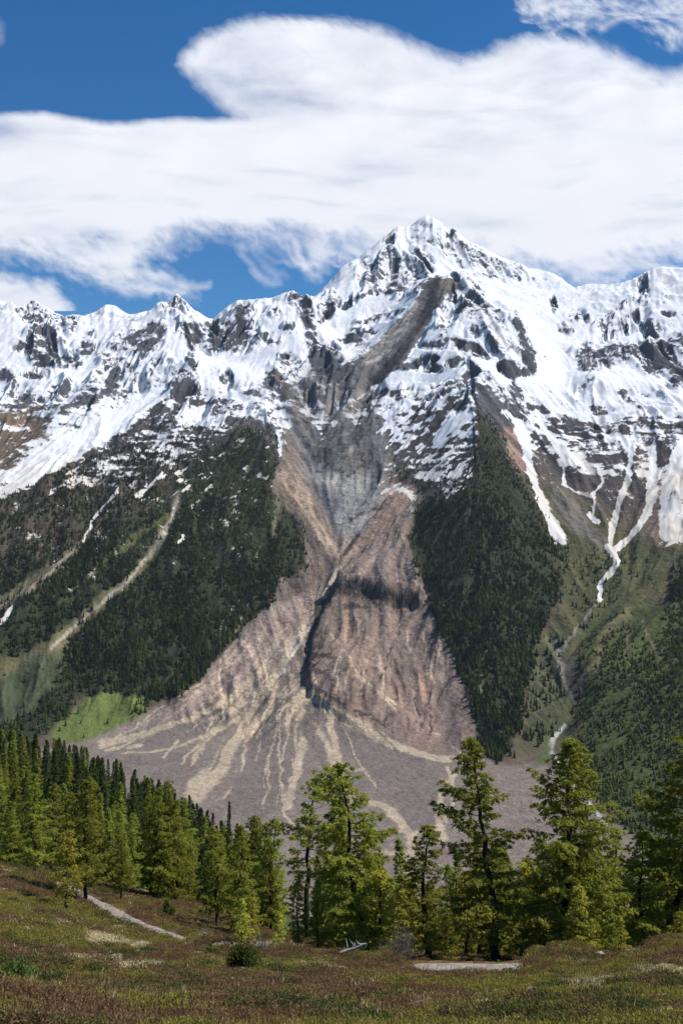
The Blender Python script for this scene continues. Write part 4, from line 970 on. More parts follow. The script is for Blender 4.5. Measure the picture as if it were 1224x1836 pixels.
def conifer(seed, H=14.0, R0=2.6, base=.12, nb=80, shape='larch', leaf=(.18, .046), dens=1.0, lean=0.0, bare=0.0, clump=13, top=0.0, gap=0.2):
    """returns (trunk mesh, crown mesh)"""
    R = np.random.RandomState(seed)
    W_ = Wood()
    zs = np.linspace(0, 1, 12)
    bx = np.cumsum(R.normal(0, .012, 12)) * H + lean * H * (zs ** 1.4 - zs * .2); by = np.cumsum(R.normal(0, .008, 12)) * H
    tp = np.stack([bx, by, zs * H], 1); tp[0, 2] = -.4; tp[:, 0] -= bx[0]; tp[:, 1] -= by[0]
    rt = H * .0155
    W_.add(tp, rt * np.array([1.35] + list((1 - zs[1:]) ** .85 + .03)), 8)
    def tr(z): return np.array([np.interp(z, zs, tp[:, 0]), np.interp(z, zs, tp[:, 1]), z * H])
    P_, D_, T_ = [], [], []
    ga = R.uniform(0, 6.28)
    sidegap = R.uniform(0, 6.28)
    for i in range(nb):
        f = (i + R.uniform(-.4, .4)) / nb
        f = min(max(f, 0), 1)
        z = base + (1 - base) * f ** (1.0 if shape == 'spruce' else .92)
        z = min(z, .985)
        ga += 2.4 + R.normal(0, .35)
        if shape == 'larch':
            prof = (1 - f) ** .60 * (.55 + .45 * min(1, f / .16)) + .05 + top * math.exp(-((f - .9) / .08) ** 2)
            L = R0 * prof * R.uniform(.55, 1.2)
            if R.rand() < gap: L *= R.uniform(.25, .6)
            if math.cos(ga - sidegap) > .7 and R.rand() < gap * 1.5: L *= .5
            rise = R.uniform(-.42, .02) + .42 * f; tipup = R.uniform(.12, .34)
        else:
            prof = (1 - f) ** .9 + .04
            L = R0 * prof * R.uniform(.75, 1.1)
            rise = -.38 + .6 * f; tipup = .22
        p0 = tr(z); u = np.array([math.cos(ga), math.sin(ga), 0])
        ts = np.linspace(0, 1, 5)
        wob = R.normal(0, .05, 2)
        br = np.array([p0 + u * L * t + np.array([-u[1], u[0], 0]) * L * (wob[0] * t + wob[1] * t * t) + np.array([0, 0, L * (rise * t + tipup * (t * t - .35 * t))]) for t in ts])
        W_.add(br, rt * .26 * (.35 + .65 * (1 - f)) * np.array([1, .75, .5, .3, .1]), 3)
        if R.rand() < bare * (1 - f): continue
        tone_b = R.normal(0, .5)
        m = max(2, int(L / (.34 if shape == 'larch' else .30)))
        for k in range(m):
            t = .22 + .78 * (k + R.uniform(.2, .8)) / m if f < .85 else (k + .6) / m
            c = np.array([np.interp(t, ts, br[:, a]) for a in range(3)])
            for sgn in (-1, 1):
                sl = L * .42 * (1.12 - t) * R.uniform(.5, 1.25) + .12
                sd = np.array([-u[1], u[0], 0]) * sgn * R.uniform(.6, 1) + u * R.uniform(.4, .9) + np.array([0, 0, R.uniform(-.45, .15)])
                sd /= np.linalg.norm(sd)
                q = max(2, int(sl / .17 * dens))
                w = (np.arange(q) + R.rand(q)) / q
                pp = c + sd * (w * sl)[:, None] + np.array([0, 0, -.42]) * (w[:, None] ** 1.5) * sl
                pp = np.repeat(pp, clump, 0) + R.normal(0, .055, (q * clump, 3))
                P_.append(pp); D_.append(np.tile(sd, (q * clump, 1))); T_.append(np.full(q * clump, tone_b))
    # leader
    q = 14 * clump
    zz = R.uniform(.93, 1.0, q); pp = np.array([tr(min(a, .999)) for a in zz]) + R.normal(0, .07, (q, 3)); P_.append(pp); D_.append(np.tile([0, 0, .8], (q, 1))); T_.append(np.zeros(q))
    P_ = np.concatenate(P_); D_ = np.concatenate(D_); T_ = np.concatenate(T_)
    tris = leaves(R, P_, D_, leaf[0], leaf[1], .55)
    return W_.mesh('trunk'), tri_mesh('crown', tris, T_ + R.normal(0, .5, len(T_)))

def foliage_mat(name, a, b, hue=.0, trans=.42):
    M = Mat(name)
    tone = M.attr('tone').outputs['Fac']
    oi = M.n('ShaderNodeObjectInfo').outputs['Random']
    c = M.mix(M.ramp(tone, -1.5, 1.5), a, b)
    c2 = M.n('ShaderNodeHueSaturation', {'Hue': M.ramp(oi, 0, 1, .496, .516), 'Saturation': .94, 'Value': M.ramp(oi, 0, 1, .8, 1.22), 'Color': c}).outputs[0]
    d = M.n('ShaderNodeBsdfDiffuse', {'Color': c2}); t = M.n('ShaderNodeBsdfTranslucent', {'Color': c2})
    M.surf(M.n('ShaderNodeMixShader', {0: trans, 1: d.outputs[0], 2: t.outputs[0]}).outputs[0])
    return M.m
def bark_mat(name, a, b):
    M = Mat(name)
    pos = M.n('ShaderNodeTexCoord').outputs['Object']
    n = M.noise(M.n('ShaderNodeMapping', {'Vector': pos, 'Scale': (6, 6, 1.2)}).outputs[0], 2.0, 4, .7)
    bmp = M.n('ShaderNodeBump', {'Strength': .8, 'Distance': .05, 'Height': n})
    M.surf(M.n('ShaderNodeBsdfPrincipled', {'Base Color': M.mix(M.ramp(n, .3, .7), a, b), 'Roughness': .95, 'Normal': bmp.outputs[0]}).outputs[0])
    return M.m
m_larch = foliage_mat('larch_needles', (.215, .236, .029), (.41, .41, .055), trans=.5)
m_young = foliage_mat('young_larch_needles', (.31, .31, .034), (.56, .50, .062), trans=.5)
m_spruce = foliage_mat('spruce_needles', (.050, .070, .024), (.10, .125, .036), trans=.25)
m_bark = bark_mat('dark_bark', (.022, .017, .013), (.060, .047, .036))
m_dead = bark_mat('bleached_wood', (.30, .27, .235), (.55, .51, .46))

protos = {}
def proto(key, mats, **kw):
    t, c = conifer(**kw)
    t.materials.append(mats[0]); c.materials.append(mats[1])
    protos[key] = (t, c, kw.get('H', 14.0))
proto('A', (m_bark, m_larch), seed=11, H=14, R0=3.7, base=.07, nb=122, lean=-.04, top=.05, gap=.28, dens=.95)
proto('B', (m_bark, m_larch), seed=22, H=14, R0=3.2, base=.12, nb=96, lean=-.085, gap=.42, dens=.9, bare=.12)
proto('C', (m_bark, m_larch), seed=33, H=14, R0=3.5, base=.05, nb=124, gap=.22, dens=.95)
proto('D', (m_bark, m_larch), seed=44, H=14, R0=2.75, base=.10, nb=98, gap=.2, dens=.9)
proto('E', (m_bark, m_larch), seed=55, H=14, R0=2.4, base=.14, nb=90, gap=.15, dens=.85)
proto('F', (m_bark, m_larch), seed=66, H=14, R0=2.5, base=.42, nb=46, gap=.4, dens=.8, bare=.3, top=.2)
proto('G', (m_bark, m_larch), seed=77, H=14, R0=3.1, base=.2, nb=92, gap=.2, dens=.95, lean=.05)
proto('Y', (m_bark, m_young), seed=88, H=6, R0=1.35, base=.12, nb=46, gap=.2, dens=1.2, leaf=(.17, .045), clump=6)
proto('Z', (m_bark, m_young), seed=99, H=6, R0=1.5, base=.2, nb=44, gap=.3, dens=1.15, leaf=(.17, .045), clump=6)
proto('S', (m_bark, m_spruce), seed=101, H=18, R0=2.5, base=.05, nb=110, shape='spruce', leaf=(.34, .10), dens=.55, clump=4)
proto('T', (m_bark, m_spruce), seed=112, H=18, R0=2.0, base=.04, nb=100, shape='spruce', leaf=(.34, .10), dens=.55, clump=4)
proto('L', (m_bark, m_larch), seed=123, H=18, R0=2.6, base=.06, nb=95, shape='spruce', leaf=(.36, .10), dens=.5, clump=4)

def plant(key, x, y, height, name, label, cat, group=None, width=1.0, rz=None, rr=None):
    t, c, H = protos[key]
    z = nz(x, y)
    root = bpy.data.objects.new(name, None); COL.objects.link(root)
    root.location = (x, y, z); root.empty_display_size = .3
    s = height / H
    root.scale = (s * width, s * width, s)
    root.rotation_euler = (0, 0, rz if rz is not None else 0)
    tag(root, label, cat, group)
    for nm, me in (('trunk', t), ('crown', c)):
        o = bpy.data.objects.new(nm, me); COL.objects.link(o); o.parent = root
    return root
def plant_px(key, px, d, top, *a, **k):
    x = (px - 612) / F * d
    h = -(top - 918) / F * d - nz(x, d)
    return plant(key, x, d, h, *a, **k)
EDGE = 'larches standing along the edge of the heath'
FG = [ # proto, base px, distance, top py, width factor, rz, name, label
 ('A', 655, 73, 1368, 1.36, .2, 'big dark spreading larch in the centre, straight above the bleached fallen tree'),
 ('B', 893, 67, 1325, 1.25, 0, 'tall open larch with leaning bare trunk, just behind the right stretch of path'),
 ('C', 1018, 68, 1322, 1.26, .8, 'tallest broad larch right of the leaning one, with dense skirts to the ground'),
 ('D', 1030, 71, 1352, .75, 2.1, 'second slimmer trunk close behind the tallest broad larch on the right'),
 ('F', 557, 112, 1396, 1.3, 1.2, 'thin dark larch with bare lower trunk, seen against the debris fan left of centre'),
 ('A', 1196, 72, 1306, 1.3, 2.9, 'big loose larch cut by the right edge of the photo'),
 ('D', 1150, 70, 1488, 1.35, 1.0, 'medium larch with visible dark trunk between the small yellow one and the right edge'),
 ('E', 1100, 76, 1484, 1.5, 2.0, 'medium slender larch right of the tallest broad larch'),
 ('Y', 1104, 51, 1642, 1.25, 0, 'small yellow green larch standing alone beside the pale rocks at right'),
 ('E', 766, 71, 1478, 1.6, .3, 'medium larch midway between the big central larch and the leaning one'),
 ('Y', 793, 64, 1640, 1.3, .9, 'low dark stemmed young larch just left of the leaning larch'),
 ('D', 534, 72, 1568, 1.05, 1.5, 'small larch with dark stem left of the big central larch'),
 ('E', 566, 73, 1590, 1.15, 2.5, 'smaller twin stem touching the left side of the big central larch'),
 ('Y', 428, 57, 1612, 1.15, .5, 'bright yellow green young larch above the dark bush left of centre'),
 ('Z', 452, 60, 1602, .95, 1.8, 'bright young larch half hidden behind the one above the dark bush'),
 ('Z', 503, 62, 1636, 1.15, 2.8, 'small bright larch with low branches right of the two young ones'),
 ('G', 391, 88, 1482, 1.1, 3.6, 'leaning larch at the foot of the grassy bank left of centre'),
 ('D', 434, 84, 1478, 1.25, .4, 'fuller larch behind the bright young larches'),
 ('C', 306, 106, 1398, .92, .1, 'tallest larch of the dense dark clump right of the left path'),
 ('D', 284, 104, 1412, .95, 1.4, 'middle larch of the dense dark clump right of the left path'),
 ('E', 268, 107, 1425, 1.1, 2.2, 'left larch of the dense dark clump right of the left path'),
 ('G', 320, 108, 1440, 1.0, 4.0, 'short leaning larch on the right flank of the dense dark clump'),
 ('D', 338, 110, 1490, 1.1, 5.0, 'low larch at the right foot of the dense dark clump'),
 ('G', 152, 79, 1392, 1.12, .1, 'tall airy larch with bent foot growing over the left path'),
 ('Z', 121, 68, 1492, 1.45, 2.0, 'bright small larch with bare dark stem left of the left path'),
 ('G', 217, 92, 1500, 1.0, 2.6, 'slim yellowish larch with leaning foot beyond the left path'),
 ('D', 62, 108, 1386, 1.2, .9, 'olive larch with tiered boughs at the far left'),
 ('C', 18, 106, 1436, 1.0, 1.9, 'dark larch with low boughs cut by the left edge of the photo'),
 ('D', 95, 116, 1405, 1.1, 3.0, 'olive larch directly right of the tiered one at far left'),
 ('E', 128, 118, 1420, 1.25, 4.1, 'narrow larch behind the bright small one at left'),
 ('E', 492, 118, 1466, 1.25, .7, 'thin larch with straight dark trunk standing against the pale debris'),
 ('D', 474, 124, 1474, 1.1, 1.7, 'pale thin larch immediately left of the straight trunked one'),
 ('E', 455, 128, 1462, 1.1, 2.7, 'pale green thin larch nearest to the dead looking spire'),
 ('Y', 697, 70, 1560, 1.6, 3.3, 'leafy green larch leaning on the right side of the big central larch'),
 ('Y', 726, 66, 1588, 1.5, 4.3, 'low bright larch over the brown leafless bush'),
 ('Z', 830, 74, 1565, 1.5, .2, 'bright bushy larch low on the left of the leaning trunk'),
 ('Y', 930, 73, 1552, 1.5, 1.1, 'bushy larch filling the gap right of the leaning trunk'),
 ('Y', 1046, 63, 1590, 1.15, 2.6, 'slim young larch close in front of the tallest broad larch'),
 ('Y', 1066, 64, 1612, 1.15, 3.4, 'thin young larch left of the small yellow green one'),
 ('Z', 1218, 58, 1636, 1.5, 1.5, 'rounded low larch bush at the right edge behind the heath'),
 ('Y', 965, 66, 1640, 1.4, 5.1, 'small dark green larch at the foot of the broad right larch'),
 ('D', 1180, 82, 1500, 1.05, 2.2, 'half hidden larch behind the medium one near the right edge'),
 ('E', 858, 84, 1500, 1.25, 2.9, 'thin larch seen behind the leaning trunk'),
 ('D', 612, 88, 1480, 1.0, 3.9, 'larch behind the left shoulder of the big central larch'),
]
for key, px, d, top, w, rz, lab in FG:
    plant_px(key, px, d, top, 'larch_tree', lab, 'larch', EDGE, width=w, rz=rz)
R = random.Random(5)
back = [(R.uniform(575, 1224), R.uniform(84, 150), R.uniform(1505, 1660)) for _ in range(80)] + [(R.uniform(395, 575), R.uniform(95, 170), R.uniform(1465, 1570)) for _ in range(14)] + [(R.uniform(-20, 280), R.uniform(112, 170), R.uniform(1440, 1500)) for _ in range(16)]
sec = []
SZ = [(130, 'behind the far left larches'), (280, 'beyond the left path'), (470, 'behind the bright young larches'), (575, 'left of the big central larch'), (700, 'behind the big central larch'), (800, 'behind the medium centre larch'), (950, 'behind the leaning larch'), (1070, 'behind the tallest broad larch'), (1150, 'behind the small yellow green larch'), (9999, 'near the right edge')]
for px, d, top in back:
    if abs(px - 557) < 12 : continue
    if px < 280: top = max(top, 1400 + px * .25)
    o_ = plant_px(R.choice('DEGL'), px, d, top, 'larch_tree', 'green larch partly hidden in the second row behind the heath edge larches', 'larch', 'larches of the second row', width=R.uniform(.9, 1.3), rz=R.uniform(0, 6.28)); sec.append((o_, px, [z for l, z in SZ if px < l][0], 'nearer' if d < 110 else 'farther'))
# spire and the dense stand of the left hillside
plant_px('T', 409, 215, 1436, 'spruce_tree', 'black narrow spruce spire rising over the pale debris left of centre', 'spruce', 'spruces on the left hillside', width=.55, rz=1)
pts_ = []
tries = 0
while len(pts_) < 235 and tries < 20000:
    tries += 1
    px = R.uniform(-40, 470); d = 170 * (560 / 170) ** R.uniform(0, 1)
    x = (px - 612) / F * d
    if any((x - a) ** 2 + (d - b) ** 2 < (3.4 + d * .007) ** 2 for a, b, _ in pts_): continue
    pts_.append((x, d, px))
pts_.sort(key=lambda t: t[1])
ORD = ['first','second','third','fourth','fifth','sixth','seventh','eighth','ninth','tenth','eleventh','twelfth','thirteenth','fourteenth','fifteenth','sixteenth','seventeenth','eighteenth','nineteenth','twentieth']
def zone(px, zs):
    for lim, nm in zs:
        if px < lim: return nm
    return zs[-1][1]
HZ = [(60, 'at the far left'), (140, 'behind the bright bare stemmed larch'), (235, 'behind the airy larch over the path'), (340, 'behind the dense dark larch clump'), (405, 'just left of the black spire'), (9999, 'right of the black spire')]
def ordinal_labels(items, fmt):
    """items: (object, px, zone, row) -> label by left to right order inside its zone and row"""
    keys = sorted(set((i[2], i[3]) for i in items))
    for k in keys:
        g = sorted([i for i in items if (i[2], i[3]) == k], key=lambda i: i[1])
        for n, i in enumerate(g): i[0]['label'] = fmt(ORD[min(n, 19)], k[0], k[1])
spr, lar = [], []
ordinal_labels(sec, lambda n, z, r: '%s larch from left in the %s second row %s' % (n, r, z))
for x, d, px in pts_:
    key = R.choice('SSTTSTL') if d > 270 else R.choice('SSLLD')
    h = R.uniform(13, 19) if d > 240 else R.uniform(10, 15)
    ty = np.interp(px, [-40, 60, 120, 170, 250, 330, 450], [1285, 1286, 1312, 1325, 1362, 1415, 1470])
    zt = -(ty + R.uniform(0, 22) - 918) / F * d - nz(x, d)       # crowns of the stand stay under its own sloping canopy line
    h = min(h, zt)
    if h < 6: continue
    if key in 'ST':
        o_ = plant(key, x, d, h, 'spruce_tree', 'dark spruce in the dense stand on the left hillside above the debris fan', 'spruce', 'spruces on the left hillside', R.uniform(1.1, 1.55), R.uniform(0, 6.28)); spr.append((o_, px, zone(px, HZ), 'front' if d < 270 else 'middle' if d < 400 else 'back'))
    else:
        o_ = plant(key, x, d, h, 'larch_tree', 'olive larch mixed into the spruce stand on the left hillside', 'larch', 'larches in the left hillside stand', R.uniform(1.1, 1.5), R.uniform(0, 6.28)); lar.append((o_, px, zone(px, HZ), 'front' if d < 270 else 'middle' if d < 400 else 'back'))
ordinal_labels(spr, lambda n, z, r: '%s dark spruce from left, %s hillside row, %s' % (n, r, z))
ordinal_labels(lar, lambda n, z, r: '%s olive larch from left, %s hillside row, %s' % (n, r, z))

# ------------------------------------------------------------------ far forest on the mountain flanks
def low_conifer(seed, H=1.0, R0=.16, n=46, tiers=9):
    R = np.random.RandomState(seed); T_, tone = [], []
    for i in range(n):
        f = i / n; z = H * (.08 + .88 * f ** .95); a = i * 2.4 + R.normal(0, .3)
        L = R0 * ((1 - f) ** .85 + .06) * R.uniform(.7, 1.25)
        u = np.array([math.cos(a), math.sin(a), 0]); v = np.array([-u[1], u[0], 0])
        wd = L * .55 + .012
        tip = u * L + np.array([0, 0, z - L * .55]); top = np.array([0, 0, z + H * .05])
        mid = u * L * .55 + np.array([0, 0, z - L * .05])
        T_.append([top, mid - v * wd, tip]); T_.append([top, tip, mid + v * wd]); tone += [R.normal()] * 2
    return tri_mesh('far_conifer', T_, np.array(tone))
def gn_scatter(name, pos, scale, rotz, tint, kind_idx, meshes, mat, label):
    hidden = bpy.data.collections.new(name + '_sources')
    for i, m_ in enumerate(meshes):
        if not m_.materials: m_.materials.append(mat)
        o = bpy.data.objects.new('%s_source_%02d' % (name, i), m_); hidden.objects.link(o)
    me = bpy.data.meshes.new(name); me.vertices.add(len(pos)); me.vertices.foreach_set('co', np.asarray(pos, np.float32).ravel())
    a = me.attributes.new('size', 'FLOAT_VECTOR', 'POINT'); a.data.foreach_set('vector', np.asarray(scale, np.float32).ravel())
    fattr(me, 'turn', rotz); fattr(me, 'tint', tint)
    a = me.attributes.new('pick', 'INT', 'POINT'); a.data.foreach_set('value', np.asarray(kind_idx, np.int32))
    o = link(name, me); tag(o, label, kind='stuff')
    ng = bpy.data.node_groups.new(name, 'GeometryNodeTree')
    ng.interface.new_socket('Geometry', in_out='INPUT', socket_type='NodeSocketGeometry')
    ng.interface.new_socket('Geometry', in_out='OUTPUT', socket_type='NodeSocketGeometry')
    N = ng.nodes.new; Lk = ng.links.new
    gi, go = N('NodeGroupInput'), N('NodeGroupOutput')
    ci = N('GeometryNodeCollectionInfo'); ci.inputs['Collection'].default_value = hidden; ci.inputs['Separate Children'].default_value = True; ci.inputs['Reset Children'].default_value = True
    ip = N('GeometryNodeInstanceOnPoints'); ip.inputs['Pick Instance'].default_value = True
    def na(nm, t):
        n = N('GeometryNodeInputNamedAttribute'); n.data_type = t; n.inputs['Name'].default_value = nm; return n.outputs[0]
    cx = N('ShaderNodeCombineXYZ'); Lk(na('turn', 'FLOAT'), cx.inputs[2])
    er = N('FunctionNodeEulerToRotation'); Lk(cx.outputs[0], er.inputs[0])
    Lk(gi.outputs[0], ip.inputs['Points']); Lk(ci.outputs[0], ip.inputs['Instance']); Lk(na('pick', 'INT'), ip.inputs['Instance Index'])
    Lk(er.outputs[0], ip.inputs['Rotation']); Lk(na('size', 'FLOAT_VECTOR'), ip.inputs['Scale']); Lk(ip.outputs[0], go.inputs[0])
    md = o.modifiers.new('scatter', 'NODES'); md.node_group = ng
    return o
R_ = np.random.RandomState(77)
inview = (PXg > -300) & (PXg < 1500)
wgt = (Vv * np.clip(.75 + 1.3 * fbm(Xg, Yg, 80, 4, .6, 401), .04, 2) * inview * np.clip(1.25 - steep * .25, .3, 1.2)).astype(np.float64)
wgt *= np.where(snow > .5, .15, 1.0)
wgt[:, :-1] *= np.diff(Xg, axis=1) ; wgt[:-1] *= np.diff(Yg, axis=0); wgt[-1] = 0; wgt[:, -1] = 0
tot_area = wgt.sum()
NT = 42000
cs = np.cumsum(wgt.ravel()); pick = np.searchsorted(cs, R_.rand(NT) * cs[-1])
ri, ci_ = np.unravel_index(np.clip(pick, 0, wgt.size - 1), wgt.shape)
fX = Xg[ri, ci_] + R_.uniform(-2, 2, NT); fY = Yg[ri, ci_] + R_.uniform(-2, 2, NT); fZ = mz(fX, fY)
el = sstep(-420, 150, fZ)
hh = (17.5 - 7.5 * el) * R_.uniform(.6, 1.25, NT)
wd = hh * R_.uniform(.85, 1.35, NT)
tone = .35 * fbm(fX, fY, 90, 3, .6, 411) + R_.normal(0, .18, NT) + .5 - .25 * el
tone = tone + .35 * (hh < 9) + .35 * csample(hillR + 0 * S, PXg[ri, ci_], PYg[ri, ci_]) + .18 * csample(pmask([(380,800),(500,800),(500,920),(430,1000),(400,900)], 26), PXg[ri, ci_], PYg[ri, ci_])
hr = csample(hillR, PXg[ri, ci_], PYg[ri, ci_]) > .5
hh = np.where(hr, hh * R_.uniform(.25, .8, NT), hh)
M = Mat('far_needles')
tn = M.attr('tint', 'INSTANCER').outputs['Fac']; t2 = M.attr('tone').outputs['Fac']
c = M.mix(M.ramp(tn, .1, 1.1), (.015, .030, .013), (.118, .138, .034))
c = M.n('ShaderNodeHueSaturation', {'Value': M.ramp(t2, -2, 2, .6, 1.45), 'Color': c}).outputs[0]
M.surf(M.n('ShaderNodeMixShader', {0: .2, 1: M.n('ShaderNodeBsdfDiffuse', {'Color': c}).outputs[0], 2: M.n('ShaderNodeBsdfTranslucent', {'Color': c}).outputs[0]}).outputs[0])
gn_scatter('distant_forest', np.stack([fX, fY, fZ - .3], -1), np.stack([wd, wd, hh], -1), R_.uniform(0, 6.28, NT), tone, R_.randint(0, 5, NT),
           [low_conifer(500 + i, 1.0, (.15, .17, .2, .16, .24)[i], (46, 42, 40, 50, 34)[i]) for i in range(5)], M.m, 'dark conifer forest covering the lower mountain flanks')

# ------------------------------------------------------------------ heath ground cover
def tuft(seed, n, h, spread, wd, up=1.0):
    R = np.random.RandomState(seed)
    b = R.normal(0, spread, (n, 3)); b[:, 2] = np.abs(b[:, 2]) * .4 * (1 - up)
    d = R.normal(0, .45, (n, 3)); d[:, 2] = 1 * up + .3; d /= np.linalg.norm(d, axis=1)[:, None]
    L = h * R.uniform(.5, 1.3, (n, 1)); sd = np.cross(d, R.normal(size=(n, 3))); sd /= np.linalg.norm(sd, axis=1)[:, None]
    return tri_mesh('tuft', np.stack([b - sd * wd, b + sd * wd, b + d * L], 1), R.normal(size=n))
def cushion(seed, n, rx, h, leafl, leafw):
    R = np.random.RandomState(seed)
    a = R.uniform(0, 6.28, n); r = np.sqrt(R.rand(n)); lump = 1 + .3 * np.sin(a * 3 + seed)
    p = np.stack([np.cos(a) * r * rx * lump, np.sin(a) * r * rx * lump, h * np.sqrt(1 - r ** 2 * .95) * R.uniform(.6, 1.1, n)], 1)
    dd = np.stack([np.cos(a) * r, np.sin(a) * r, np.full(n, .7)], 1)
    return tri_mesh('cushion', leaves(R, p, dd, leafl, leafw), R.normal(size=n))
M = Mat('heath_leaves')
tn = M.attr('tint', 'INSTANCER').outputs['Fac']; t2 = M.attr('tone').outputs['Fac']
c1 = M.mix(M.ramp(tn, 0, 1), (.205, .126, .068), (.250, .222, .054))
c1 = M.mix(M.ramp(tn, 1.0, 2.0), c1, (.72, .62, .40))
c1 = M.mix(M.ramp(tn, -.1, -1), c1, (.085, .115, .032))
c = M.n('ShaderNodeHueSaturation', {'Value': M.ramp(t2, -2, 2, .55, 1.5), 'Color': c1}).outputs[0]
M.surf(M.n('ShaderNodeMixShader', {0: .3, 1: M.n('ShaderNodeBsdfDiffuse', {'Color': c}).outputs[0], 2: M.n('ShaderNodeBsdfTranslucent', {'Color': c}).outputs[0]}).outputs[0])
heath = M.m
NG = 60000
dd = 11 * (120 / 11) ** R_.rand(NG); px = R_.uniform(-160, 1384, NG); gX = (px - 612) / F * dd; gY = dd
pdist, _ = path_dist(gX, gY)
ci2 = np.interp(gY, yy, np.arange(len(yy))).astype(int); tti = gX / (np.maximum(gY, -5) * .62 + 14); cj = np.interp(tti, tt, np.arange(len(tt))).astype(int)
gm = gmix[ci2, cj]; sp = st[ci2, cj]
keep = (pdist > .85 + .35 * R_.rand(NG)) & ~((px > 745) & (px < 935) & (gY > 54.5) & (gY < 60) & (R_.rand(NG) < .8))
tintv = np.clip(gm + R_.normal(0, .22, NG), -.05, 1.0)
tintv = np.where(R_.rand(NG) < sp * .85 + .035, R_.uniform(1.5, 2.0, NG), tintv)
dk = fbm(gX, gY, 2.6, 3, .6, 421) + R_.normal(0, .12, NG)
tintv = np.where((dk > .33) & (tintv < 1.05), -R_.uniform(.3, 1, NG), tintv)
size = R_.uniform(.6, 1.5, NG) * np.interp(dd, [11, 20, 60, 120], [.62, .74, 1.15, 1.9])
kidx = np.where(tintv > 1.05, np.array([0, 1, 6, 7, 5])[R_.randint(0, 5, NG)], np.where(tintv < -.05, R_.randint(2, 4, NG), np.array([2, 3, 2, 3, 6, 7, 4, 5])[R_.randint(0, 8, NG)]))
size = np.where(tintv < -.05, size * R_.uniform(.9, 1.3, NG), size)
tintv = np.where((tintv > -.05) & (tintv < 1.0), np.clip(tintv + .35 * h2[ci2, cj], 0, 1), tintv)
gX, gY, tintv, size, kidx = gX[keep], gY[keep], tintv[keep], size[keep], kidx[keep]
gZ = nza(gX, gY)
gn_scatter('heath_plants', np.stack([gX, gY, gZ - .02], -1), np.stack([size, size, size * R_.uniform(.7, 1.2, len(size))], -1), R_.uniform(0, 6.28, len(gX)), tintv, kidx,
           [tuft(1, 70, .22, .10, .008), tuft(2, 50, .16, .14, .008), cushion(3, 420, .30, .20, .042, .011), cushion(4, 340, .24, .14, .04, .011), tuft(5, 90, .16, .20, .011, .7), tuft(6, 80, .13, .22, .012, .6), cushion(7, 380, .34, .13, .038, .012), cushion(8, 340, .40, .10, .036, .012)],
           heath, 'low heather, blueberry and dry grass covering the near slope')
#PART4
# ------------------------------------------------------------------ shrubs, dead wood, stones
def bush(seed, w, h, n, leaf, spread=1.0, wood=.012):
    R = np.random.RandomState(seed); W_ = Wood(); P_, D_, T_ = [], [], []
    for i in range(n):
        a = R.uniform(0, 6.28); el_ = R.uniform(.15, 1.0); L = R.uniform(.6, 1.1)
        d = np.array([math.cos(a) * (1 - el_ * .75) * w / 2 * spread, math.sin(a) * (1 - el_ * .75) * w / 2 * spread, h * (.25 + .75 * el_)]) * L
        root = R.normal(0, w * .06, 3); root[2] = -.05
        ts = np.linspace(0, 1, 4); br = np.array([root + d * t + np.array([0, 0, -.15 * h]) * math.sin(t * 3.1) for t in ts])
        W_.add(br, wood * np.array([1.6, 1.1, .7, .25]), 3)
        m = 26 if leaf else 0
        for k in range(m):
            t = .3 + .7 * R.rand(); c = br[0] * (1 - t) + br[-1] * t + np.array([0, 0, -.15 * h * math.sin(t * 3.1)])
            P_.append(c + R.normal(0, .07 * w, (5, 3)) * [1, 1, .7]); D_.append(np.tile(d / np.linalg.norm(d), (5, 1))); T_.append(np.full(5, R.normal(0, .4)))
        if not leaf:
            for k in range(5):
                t = R.uniform(.35, .95); c = br[0] * (1 - t) + br[-1] * t; e_ = c + (d / np.linalg.norm(d) * .5 + R.normal(0, .5, 3)) * h * .32
                W_.add([c, (c + e_) / 2 + R.normal(0, .02, 3), e_], wood * np.array([.7, .5, .15]), 3)
    wm = W_.mesh('stems')
    if not leaf: return wm, None
    P_ = np.concatenate(P_); T_ = np.concatenate(T_)
    return wm, tri_mesh('foliage', leaves(R, P_, np.concatenate(D_), leaf[0], leaf[1]), T_ + R.normal(0, .4, len(T_)))
m_shrub = foliage_mat('shrub_leaves', (.055, .080, .022), (.17, .20, .040), trans=.35)
m_twig = bark_mat('grey_twigs', (.10, .085, .07), (.22, .19, .165))
def put_shrub(seed, px, d, wpx, hpx, label, name='shrub', mat=None, leaf=(.12, .035), cat='shrub', group='shrubs on the heath', n=34):
    w = wpx / F * d; h = hpx / F * d; x = (px - 612) / F * d
    root = bpy.data.objects.new(name, None); COL.objects.link(root); root.location = (x, d, nz(x, d) - .03)
    tag(root, label, cat, group)
    wm, fm = bush(seed, w, h, n, leaf)
    link('stems', wm, m_twig if fm is None else m_bark, root)
    if fm is not None: link('foliage', fm, mat or m_shrub, root)
put_shrub(1, 437, 38, 84, 86, 'dark bushy juniper shrub below the bright young larches', n=70, leaf=(.10, .03))
put_shrub(2, 385, 50, 42, 28, 'low dark shrub left of the tall juniper shrub', leaf=(.10, .03))
put_shrub(3, 372, 54, 14, 16, 'tiny dark shrub farthest left above the brown heath', leaf=(.08, .03), n=16)
put_shrub(4, 487, 39, 34, 30, 'small ragged green shrub right of the tall juniper shrub', leaf=(.09, .03))
put_shrub(5, 266, 46, 22, 16, 'small green shrub alone on the brown heath below the left path', leaf=(.08, .03), n=20)
put_shrub(6, 26, 18.5, 90, 62, 'leafy green shrub in the bottom left corner', leaf=(.06, .02), n=90)
put_shrub(7, 88, 18, 70, 44, 'lower leafy shrub right of the corner shrub', leaf=(.06, .02), n=70)
put_shrub(8, 303, 93, 26, 32, 'small conifer like shrub in front of the dense larch clump', leaf=(.18, .05), n=26)
